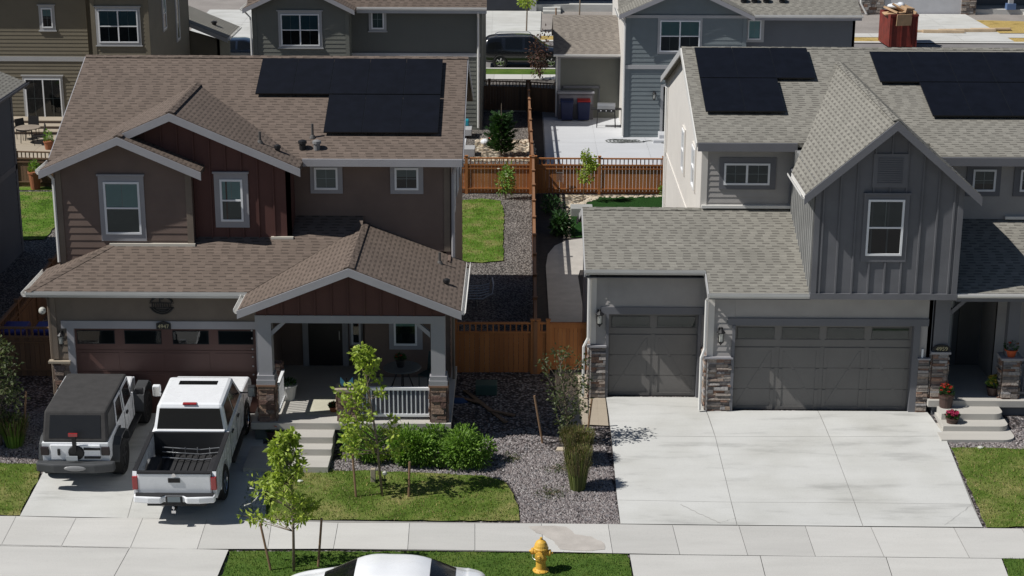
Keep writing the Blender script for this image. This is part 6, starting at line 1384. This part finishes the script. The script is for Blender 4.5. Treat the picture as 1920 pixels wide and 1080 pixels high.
# sedan stations: front at +y
SD = thing('sedan_car', 'white sedan parked along the kerb, cropped by the bottom of the photo', 'car', (-2.78, -11.1, -.64), R(90))
sed = [(-2.1, .62, .35, .6, .5, .72), (-2.03, .8, .25, .85, .62, 1.0), (-1.72, .89, .22, .95, .64, 1.08), (-1.55, .9, .22, .96, .6, 1.11), (-.75, .91, .22, .97, .56, 1.42), (-.1, .91, .22, .97, .58, 1.46), (.5, .91, .22, .96, .56, 1.43), (1.35, .91, .22, .94, .64, 1.04), (1.95, .88, .22, .84, .58, .94), (2.25, .78, .25, .72, .5, .8), (2.38, .6, .32, .58, .4, .64)]
car(SD, sed, white_p, carglass, [(17, 25), (26, 34)], (31, 35), (16, 19), (-1.4, 1.4), .33)
SU = thing('suv_car', 'black suv parked on the far street behind the rear fence', 'car', (.15, 54.75, -.0), R(-90))
suv = [(-2.35, .75, .45, .95, .6, 1.15), (-2.25, .88, .35, 1.05, .66, 1.5), (-1.9, .93, .3, 1.08, .68, 1.68), (-.9, .95, .3, 1.08, .68, 1.74), (0, .95, .3, 1.06, .66, 1.74), (.5, .95, .3, 1.04, .64, 1.66), (1.25, .95, .3, 1.02, .7, 1.14), (1.95, .92, .3, .98, .66, 1.04), (2.25, .84, .32, .86, .55, .93), (2.38, .65, .4, .7, .4, .76)]
car(SU, suv, black_p, carglass, [(8, 13), (14, 19), (20, 26)], (26, 30), (3, 7), (-1.4, 1.45), .37)
for s in (-1, 1): b = B(); b.tube([(s*.62, -1.7, 1.72), (s*.62, -1.5, 1.8), (s*.62, .2, 1.82), (s*.62, .35, 1.74)], .02, 6); b.build('roof_rail', chrome, SU); b = B(); b.box(min(s*.95, s*1.12), max(s*.95, s*1.12), .85, .95, 1.02, 1.16); b.build('side_mirror', black_p, SU)
SV = thing('dark_hatchback', 'dark blue car parked on the far street between the olive and green gray houses', 'car', (-16.1, 54.9, 0), R(-90))
car(SV, sed, navy_p, carglass, [(17, 25), (26, 34)], (31, 35), (16, 19), (-1.4, 1.4), .34)

# ================================================================ yard things
def bin_(label, x, y, m1, m2, rz=0, w_=.62, h=1.05, group=None):
    r = thing('wheelie_bin', label, 'bin', (x, y, .03), rz, group); a, c = w_*.42, w_*.5
    b = B(); b.hexa([(-a, -a, .05), (a, -a, .05), (a, a, .05), (-a, a, .05), (-c, -c, h*.9), (c, -c, h*.9), (c, c*1.1, h*.9), (-c, c*1.1, h*.9)]); b.build('body', m1, r, bevel=.03)
    b = B(); b.hexa([(-c-.02, -c-.03, h*.9), (c+.02, -c-.03, h*.9), (c+.02, c+.06, h*.9), (-c-.02, c+.06, h*.9), (-c, -c, h*.96), (c, -c, h*.96), (c, c, h), (-c, c, h)]); b.build('lid', m2, r, bevel=.02)
    b = B(); b.tube([(-c*.8, c+.1, h*.9), (c*.8, c+.1, h*.9)], .018, 6); b.build('handle', black, r)
    for s in (-1, 1): b = B(); b.lathe([(.1, s*a*.8), (.1, s*a*1.05), (.03, s*a*1.05)], (0, a, .1), 12, 'X'); b.build('wheel', rubber, r)
bin_('dark blue wheelie bin with dark lid against the low wing wall', 2.17, 39.15, binblue, binblue); bin_('dark blue wheelie bin with a red lid against the low wing wall', 2.98, 39.15, binblue, binred)
bin_('bright blue recycling bin behind the left front fence, nearest the side fence', -14.6, 3.3, binb, binb, w_=.8, h=1.25); bin_('bright blue recycling bin behind the left front fence, nearest the brown house', -13.6, 3.35, binb, binb, w_=.7, h=1.25)
gr = thing('grill', 'steel barbecue grill with open stand on the rear patio', 'grill', (4.0, 37.6, .03), R(-4))
b = B(); b.box(-.42, .42, -.25, .25, .75, .9); b.build('firebox', black, gr, bevel=.02); b = B(); b.prism([(-.42, -.25, .9), (-.42, -.24, 1.05), (-.42, -.12, 1.15), (-.42, .12, 1.15), (-.42, .25, 1.02), (-.42, .25, .9)], (.84, 0, 0)); b.build('lid', steel, gr)
b = B(); b.box(-.75, -.42, -.22, .22, .86, .89); b.build('side_shelf', black, gr); b = B(); b.box(.42, .72, -.22, .22, .86, .89); b.build('side_shelf', black, gr)
for x in (-.4, .4):
    for y in (-.22, .22): b = B(); b.tube([(x*1.1, y, 0), (x, y, .76)], .02, 6); b.build('leg', black, gr)
for x in (-.25, 0, .25): b = B(); b.lathe([(.03, -.25), (.03, -.28), (.01, -.28)], (x, 0, .83), 8, 'Y'); b.build('knob', chrome, gr)
bx = thing('storage_box', 'gray clear lidded storage box stacked behind the wheelie bins', 'storage box', (2.6, 39.62-.0, .03))
b = B(); b.box(-.85, .85, -.28, .08, .0, 1.25); b.build('body', M('box_grey', (.16, .15, .16), .5), bx, bevel=.02); b = B(); b.box(-.9, .9, -.33, .1, 1.25, 1.35); b.build('lid', trim_gray, bx, bevel=.02); b = B(); b.box(-.8, .8, -.3, -.285, .75, 1.18); b.build('front_panel', M('panel_gray', (.3, .28, .29), .4), bx)
fr = wthing('metal_shelf', 'dark metal shelf frame leaning on the low wing wall above the bins', 'shelf', (2.8, 39.6, 0))
b = B(); b.box(1.95, 3.75, 39.66, 39.7, 1.5, 1.62); b.build('shelf_board', trim_dk, fr); b = B()
for x in (1.95, 3.72): b.box(x, x+.04, 39.66, 39.7, .3, 1.6)
b.build('upright', trim_dk, fr)
# hose
hb = B(); rn = random.Random(3); hp = []
cx, cy = G(1180, 267)
for k in range(90): t = k/90; hp.append((cx-.75+t*1.0+.42*math.cos(t*38), cy+.32*math.sin(t*38)*(.8+.3*math.sin(t*7)), .06+.012*(k % 3)))
for k in range(30): t = k/30; hp.append((cx+.6+t*1.9, cy+.25*math.sin(t*9)-.1, .05))
hb.tube(hp, .018, 5); tag(hb.build('garden_hose', M('hose_gray', (.12, .13, .12), .5)), 'gray garden hose lying coiled on the rear patio by the door', 'hose')
# metal rack in shade by the brown house
x, y = G(893, 572); mr = wthing('metal_bench', 'curved tube metal bench frame in the dark shade beside the brown house', 'bench', (x, y, 0))
for k in range(5): b = B(); b.tube([(-1.75, y-.25+k*.28, .38), (x+.1, y-.25+k*.28, .38), (x+.42, y-.2+k*.28, .45), (x+.5, y-.15+k*.26, .62)], .018, 6); b.build('slat', steel, mr)
b = B(); b.tube([(-1.75, y-.3, .3), (x+.2, y-.3, .3), (x+.52, y-.1, .42), (x+.55, y+.4, .6), (x+.5, y+1.0, .62)], .022, 6); b.build('rim', steel, mr)
for q in (0, .9): b = B(); b.tube([(x, y-.2+q, 0), (x, y-.2+q, .38)], .02, 6); b.build('leg', steel, mr)
# lumber and litter in the shade right of the porch
for i, (a, c, lab) in enumerate((((872, 735), (948, 795), 'long gray plank lying slanted in the shaded gravel by the porch'), ((915, 772), (965, 782), 'short plank lying in the shaded gravel behind the long plank'), ((846, 745), (900, 758), 'pale board with blue scrap lying beside the porch corner'))):
    p, q = G(*a), G(*c); b = B(); b.bar((*p, gz(p[1])+.05), (*q, gz(q[1])+.05), .12, .03); tag(b.build('plank', fence_d), lab, 'plank')
b = B(); x, y = G(912, 735); b.box(x-.3, x+.3, y-.3, y+.2, 0, .3); tag(b.build('utility_box', M('box_green', (.05, .09, .07), .6), bevel=.02), 'low green utility box in the shaded gravel near the front fence', 'box')
b = B(); x, y = G(860, 752); b.ball((x, y, .0), (.3, .2, .08), 10); tag(b.build('tarp', M('tarp_blue', (.02, .06, .16), .6)), 'crumpled dark blue tarp on shaded gravel beside the porch', 'tarp')
x, y = G(1082, 405); b = B(); b.box(x-.25, x+.6, y-.2, y+.5, .0, .35); tag(b.build('planter_box', M('planter_gray', (.35, .35, .33), .7), bevel=.02), 'pale gray planter box on the dark turf behind the garage roof', 'planter')
x, y = G(700, 905); b = B(); b.box(x-.06, x+.06, y-.06, y+.06, gz(y), gz(y)+.38); tag(b.build('meter_pedestal', conc_tan, bevel=.01), 'small gray pedestal beside the front lawn tree trunk', 'pedestal')
x, y = G(722, 917); sl_ = wthing('garden_light', 'round white topped garden light beside the lawn tree trunk', 'garden light', (x, y, gz(y))); b = B(); b.tube([(x, y, gz(y)), (x, y, gz(y)+.36)], .014, 6); b.build('stem', black, sl_); b = B(); b.ball((x, y, gz(y)+.42), .06, 12); b.build('globe', lampg, sl_)
for (a, c_) in (((563, 906), 'small white stone at the left end of the front lawn'), ((471, 888), 'small white paper scrap on the driveway beside the pickup'), ((1838, 843), 'small white stone at the edge of the right lawn')):
    x, y = G(*a); b = B(); b.ball((x, y, gz(y)+.06), (.08, .06, .035), 8); tag(b.build('white_stone', petal_w), c_, 'stone')
b = B(); x, y = G(1060, 844); b.prism([(x-.25, y-.1, gz(y)), (x+.3, y-.12, gz(y)), (x+.35, y+.12, gz(y)), (x-.2, y+.12, gz(y))], (0, 0, .04)); tag(b.build('stepping_stone', rockp), 'flat tan stepping stone behind the feathery grasses', 'stone')
# rocks edging the far river rock bed
def rocks(name, label, pts, n, r0, r1, mat, seed, z=0.02, kind='stuff', cat='rocks'):
    rn = random.Random(seed); b = B()
    for i in range(n):
        k = rn.random()*(len(pts)-1); i0 = int(k); p = lerp2(pts[i0], pts[min(i0+1, len(pts)-1)], k-i0); r = rn.uniform(r0, r1); b.ball((p[0]+rn.uniform(-.12, .12), p[1]+rn.uniform(-.12, .12), gz(p[1])+z), (r, r*rn.uniform(.7, 1), r*.6), 6)
    return tag(b.build(name, mat), label, cat, kind=kind)
rocks('edging_rocks', 'pale rocks edging the curved dark turf', px((1062, 450), (1066, 388), (1090, 384), (1110, 376), (1120, 371), (1246, 370)), 150, .05, .12, rockp, 4)
rocks('loose_rocks', 'loose tan rocks in the rear rock yard', px((895, 266), (920, 262), (960, 270), (995, 265), (998, 298), (950, 300), (905, 300)), 150, .06, .16, rockp, 5)
def scatter(name, poly, n, r0, r1, mat, seed):
    rn = random.Random(seed); b = B(); xs = [p[0] for p in poly]; ys = [p[1] for p in poly]; k = 0
    while k < n:
        x, y = rn.uniform(min(xs), max(xs)), rn.uniform(min(ys), max(ys))
        if not inside((x, y), poly): continue
        r = rn.uniform(r0, r1); z = gz(y)+.004; a = rn.uniform(0, 3); c_, s_ = math.cos(a)*r, math.sin(a)*r; h = r*rn.uniform(.5, .9); q = rn.uniform(.6, .9)
        b.grid([(x+c_, y+s_, z), (x-s_*q, y+c_*q, z), (x-c_, y-s_, z), (x+s_*q, y-c_*q, z), (x+rn.uniform(-.3, .3)*r, y+rn.uniform(-.3, .3)*r, z+h)], [(0, 1, 4), (1, 2, 4), (2, 3, 4), (3, 0, 4)]); k += 1
    return tag(b.build(name, mat), 'loose gravel stones on the bed', 'gravel', kind='stuff')
stg = stonemat('gravel_stone', [(.13, .11, .11), (.22, .19, .185), (.31, .275, .265), (.17, .14, .135), (.42, .39, .375), (.15, .145, .155)])
scatter('gravel_stones', px((955, 905), (935, 860), (1135, 835), (1163, 984), (975, 984), (975, 940)), 9000, .02, .05, stg, 81)
scatter('gravel_stones', px((600, 870), (1000, 800), (1040, 860), (940, 905), (800, 888), (600, 882)), 4500, .02, .05, stg, 82)
scatter('gravel_stones', px((-40, 840), (85, 760), (80, 870), (-40, 872)), 2500, .02, .05, stg, 83)
scatter('gravel_stones', px((1778, 818), (1960, 800), (1990, 848), (1784, 843)), 2500, .02, .05, stg, 84)
# yard toys / cushions beside the green gray house
x, y = G(925, 268); b = B(); b.tube([(x-.25, y, .0), (x-.1, y+.1, .45), (x+.05, y, .0)], .05, 6); tag(b.build('red_toy', M('toy_red', (.5, .06, .04), .5)), 'small red toy among the rocks beside the green gray house', 'toy')
x, y = G(910, 272); b = B(); b.ball((x, y, .15), (.22, .2, .15), 10); tag(b.build('white_bag', plasticw), 'small white bag on the rocks beside the green gray house', 'bag')
x, y = G(965, 277); b = B(); b.ball((x-.3, y, .1), (.2, .15, .1), 10); tag(b.build('white_bag', plasticw), 'small white bag right of the conifer on the rocks', 'bag')
x, y = G(884, 250); sf_ = wthing('outdoor_couch', 'low white patio seat with a teal cushion at the corner of the green gray house', 'couch', (x-.4, y-.3, 0)); b = B(); b.box(x-1.2, x+.05, y-1.3, y-.3, .15, .45); b.build('frame', trim_lt, sf_, bevel=.02); b = B(); b.box(x-1.15, x-.1, y-.55, y-.2, .45, .75); b.build('cushion', tealp, sf_, bevel=.05)
b = B(); x, y = G(880, 292); b.box(x-.7, x+.25, y-.2, y+.6, .0, .35); tag(b.build('white_crate', trim_lt, bevel=.02), 'low white crate at the patio edge of the green gray house', 'crate')
x, y = G(922, 205); at = wthing('wire_basket', 'pale oval wire basket in the shade behind the green gray house', 'basket', (x, y, 0)); b = B(); b.tube([(x+.5*math.cos(a*.4), y+.25*math.sin(a*.4), .4) for a in range(17)], .03, 5); b.build('rim', steel, at); b = B(); b.lathe([(.18, 0), (.3, .38), (.28, .38), (.16, .02)], (x, y, 0), 14); b.build('bowl', trim_dk, at)
# patio set of the olive house
x, y = G(55, 268); tb = wthing('patio_table', 'round topped patio table on the olive house patio', 'table', (x, y, 0)); b = B(); b.lathe([(.55, .7), (.57, .72), (.55, .74)], (x, y, 0), 20); b.build('table_top', M('table_sand', (.3, .25, .2), .6), tb)
for a in range(4): b = B(); b.tube([(x+.4*math.cos(a*1.57+.7), y+.4*math.sin(a*1.57+.7), 0), (x+.35*math.cos(a*1.57+.7), y+.35*math.sin(a*1.57+.7), .7)], .018, 6); b.build('leg', black, tb)
for k, (a, c_, lab) in enumerate(((46, 262, 'black patio chair left of the round table on the olive house patio'), (62, 258, 'black patio chair behind the round table on the olive house patio'), (74, 272, 'black patio chair right of the round table on the olive house patio'))):
    xx, yy = G(a, c_); cc = wthing('patio_chair', lab, 'chair', (xx, yy, 0), 'chairs around the olive house table'); chair(cc, xx, yy, 0, (.9, 0, -1.2)[k], M('chair_black', (.02, .018, .018), .5))
# dumpster, lumber, far bits
DP = thing('dumpster', 'dark red dumpster heaped with cardboard on the far driveway', 'dumpster', (22.85, 62.6, 0), R(3)); DP.scale = (.72, 1, 1.05)
b = B()
for q in ((-.95, -1.1, -1.3, 1.3), (1.1, 1.25, -1.3, 1.3)): b.box(min(q[0], q[1]), max(q[0], q[1]), q[2], q[3], .1, 1.9)
b.box(-.95, 1.1, -1.3, -1.2, .1, 1.9); b.box(-.95, 1.1, 1.2, 1.3, .1, 1.9); b.box(-.95, 1.1, -1.2, 1.2, .1, .2); b.build('shell', rust, DP)
for x in (-.95, -.1, .85, 1.18): b = B(); b.box(x-.05, x+.05, -1.36, -1.3, .1, 1.9); b.build('rib', rust, DP)
b = B(); b.box(-1.12, 1.27, -1.38, -1.28, 1.85, 1.97); b.build('lip', rust, DP)
rn = random.Random(12)
for k, (cx, cz, w_, h_, lab) in enumerate(((-.2, 2.05, 1.6, .08, 'flat cardboard sheet lying on top of the red dumpster'), (.1, 2.0, 1.0, .7, 'torn cardboard hanging over the front of the red dumpster'), (.4, 2.3, .7, .3, 'crushed cardboard box topmost on the red dumpster'), (-.5, 2.15, .8, .12, 'folded cardboard at the left rim of the red dumpster'), (.75, 2.05, .6, .4, 'dark crumpled box at the right rim of the red dumpster'), (-.05, 2.2, .9, .1, 'bent cardboard sheet under the white plastic on the dumpster'))):
    b = B(); b.box(-w_/2, w_/2, -.5 if k != 1 else -.05, .5 if k != 1 else .0, -h_/2, h_/2); o = tag(b.build('cardboard_piece', card, bevel=.01), lab, 'cardboard'); o.location = (22.85+cx*.75, 62.6-(.3 if k != 1 else 1.42), cz+(0 if k != 1 else -.25)); o.rotation_euler = (.1*k, .12*(k-1), .3*k)
b = B(); b.ball((0, 0, 0), (.5, .4, .16), 14); b.ball((.35, .1, .03), (.25, .3, .2), 12); o = tag(b.build('plastic_bundle', plasticw, smooth=True), 'white plastic bundle on top of the red dumpster', 'plastic'); o.location = (22.6, 62.4, 2.42)
for k in range(5):
    x0_, y0_ = G(1700+k*30, 62-k*.8+2*(k % 2)); b = B(); b.box(0, 2.6, -.15, .15, 0, .12+.05*(k % 2)); o = tag(b.build('lumber_stack', lumber), ('pale lumber boards stacked nearest the dumpster', 'second pale lumber stack from the dumpster', 'middle pale lumber stack on the far driveway', 'fourth pale lumber stack on the far driveway', 'pale lumber stack at the edge of the dry lawn')[k], 'lumber', 'lumber stacks on the far driveway'); o.location = (x0_, y0_, .08); o.rotation_euler = (0, 0, -.05+.03*k)
for lab, q, hh in (('thin young tree on the far verge before the dark garage house', (987, 60), 3.2), ('thin young tree on the far verge right of the other one', (1086, 40), 3.4)):
    x, y = G(*q); rn = random.Random(int(x*10)); root = wthing('verge_tree', lab, 'tree', (x, y, 0), 'trees on the far verge'); b = B(); b.tube([(x, y, 0), (x+.05, y, hh*.6), (x, y, hh)], [.05, .04, .01], 6); b.build('trunk', bark, root); b = B()
    for i in range(500): v = rv(rn); leaf(b, Vector((x+v.x*.7, y+v.y*.7, hh*.78+v.z*hh*.3)), v, .2, .12, rn)
    b.build('leaves', leaf_y, root)
x, y = G(1048, 72); b = B(); b.tube([(x-.2, y, 0), (x-.2, y, 1.9)], .05, 6); tag(b.build('verge_stake', stakem), 'lone wooden stake on the far dry verge beside the low wing', 'stake')
# hanging wind chime and hummingbird feeder
x, y = G(1049, 331, 1.0); wc = wthing('wind_chime', 'pale wind chime hanging on the shaded back fence left of the thin tree', 'wind chime', (x, 24.2, .9)); xx, zz = onY(1049, 330, 24.25)
for k in range(4): b = B(); b.tube([(xx-.09+k*.06, 24.25, zz-.25), (xx-.09+k*.06, 24.25, zz+.12)], .014, 5); b.build('chime_tube', steel, wc)
b = B(); b.tube([(xx-.14, 24.25, zz+.14), (xx+.14, 24.25, zz+.14)], .02, 5); b.build('hanger', steel, wc)
b = B(); F_ = front(-.45); c = F_.p(-12.62, 3.1, 0); b.ball((-12.62, -.5, 2.95), .1, 12); tag(b.build('security_light', lampg), 'round white lamp at the left corner of the brown garage', 'lamp')
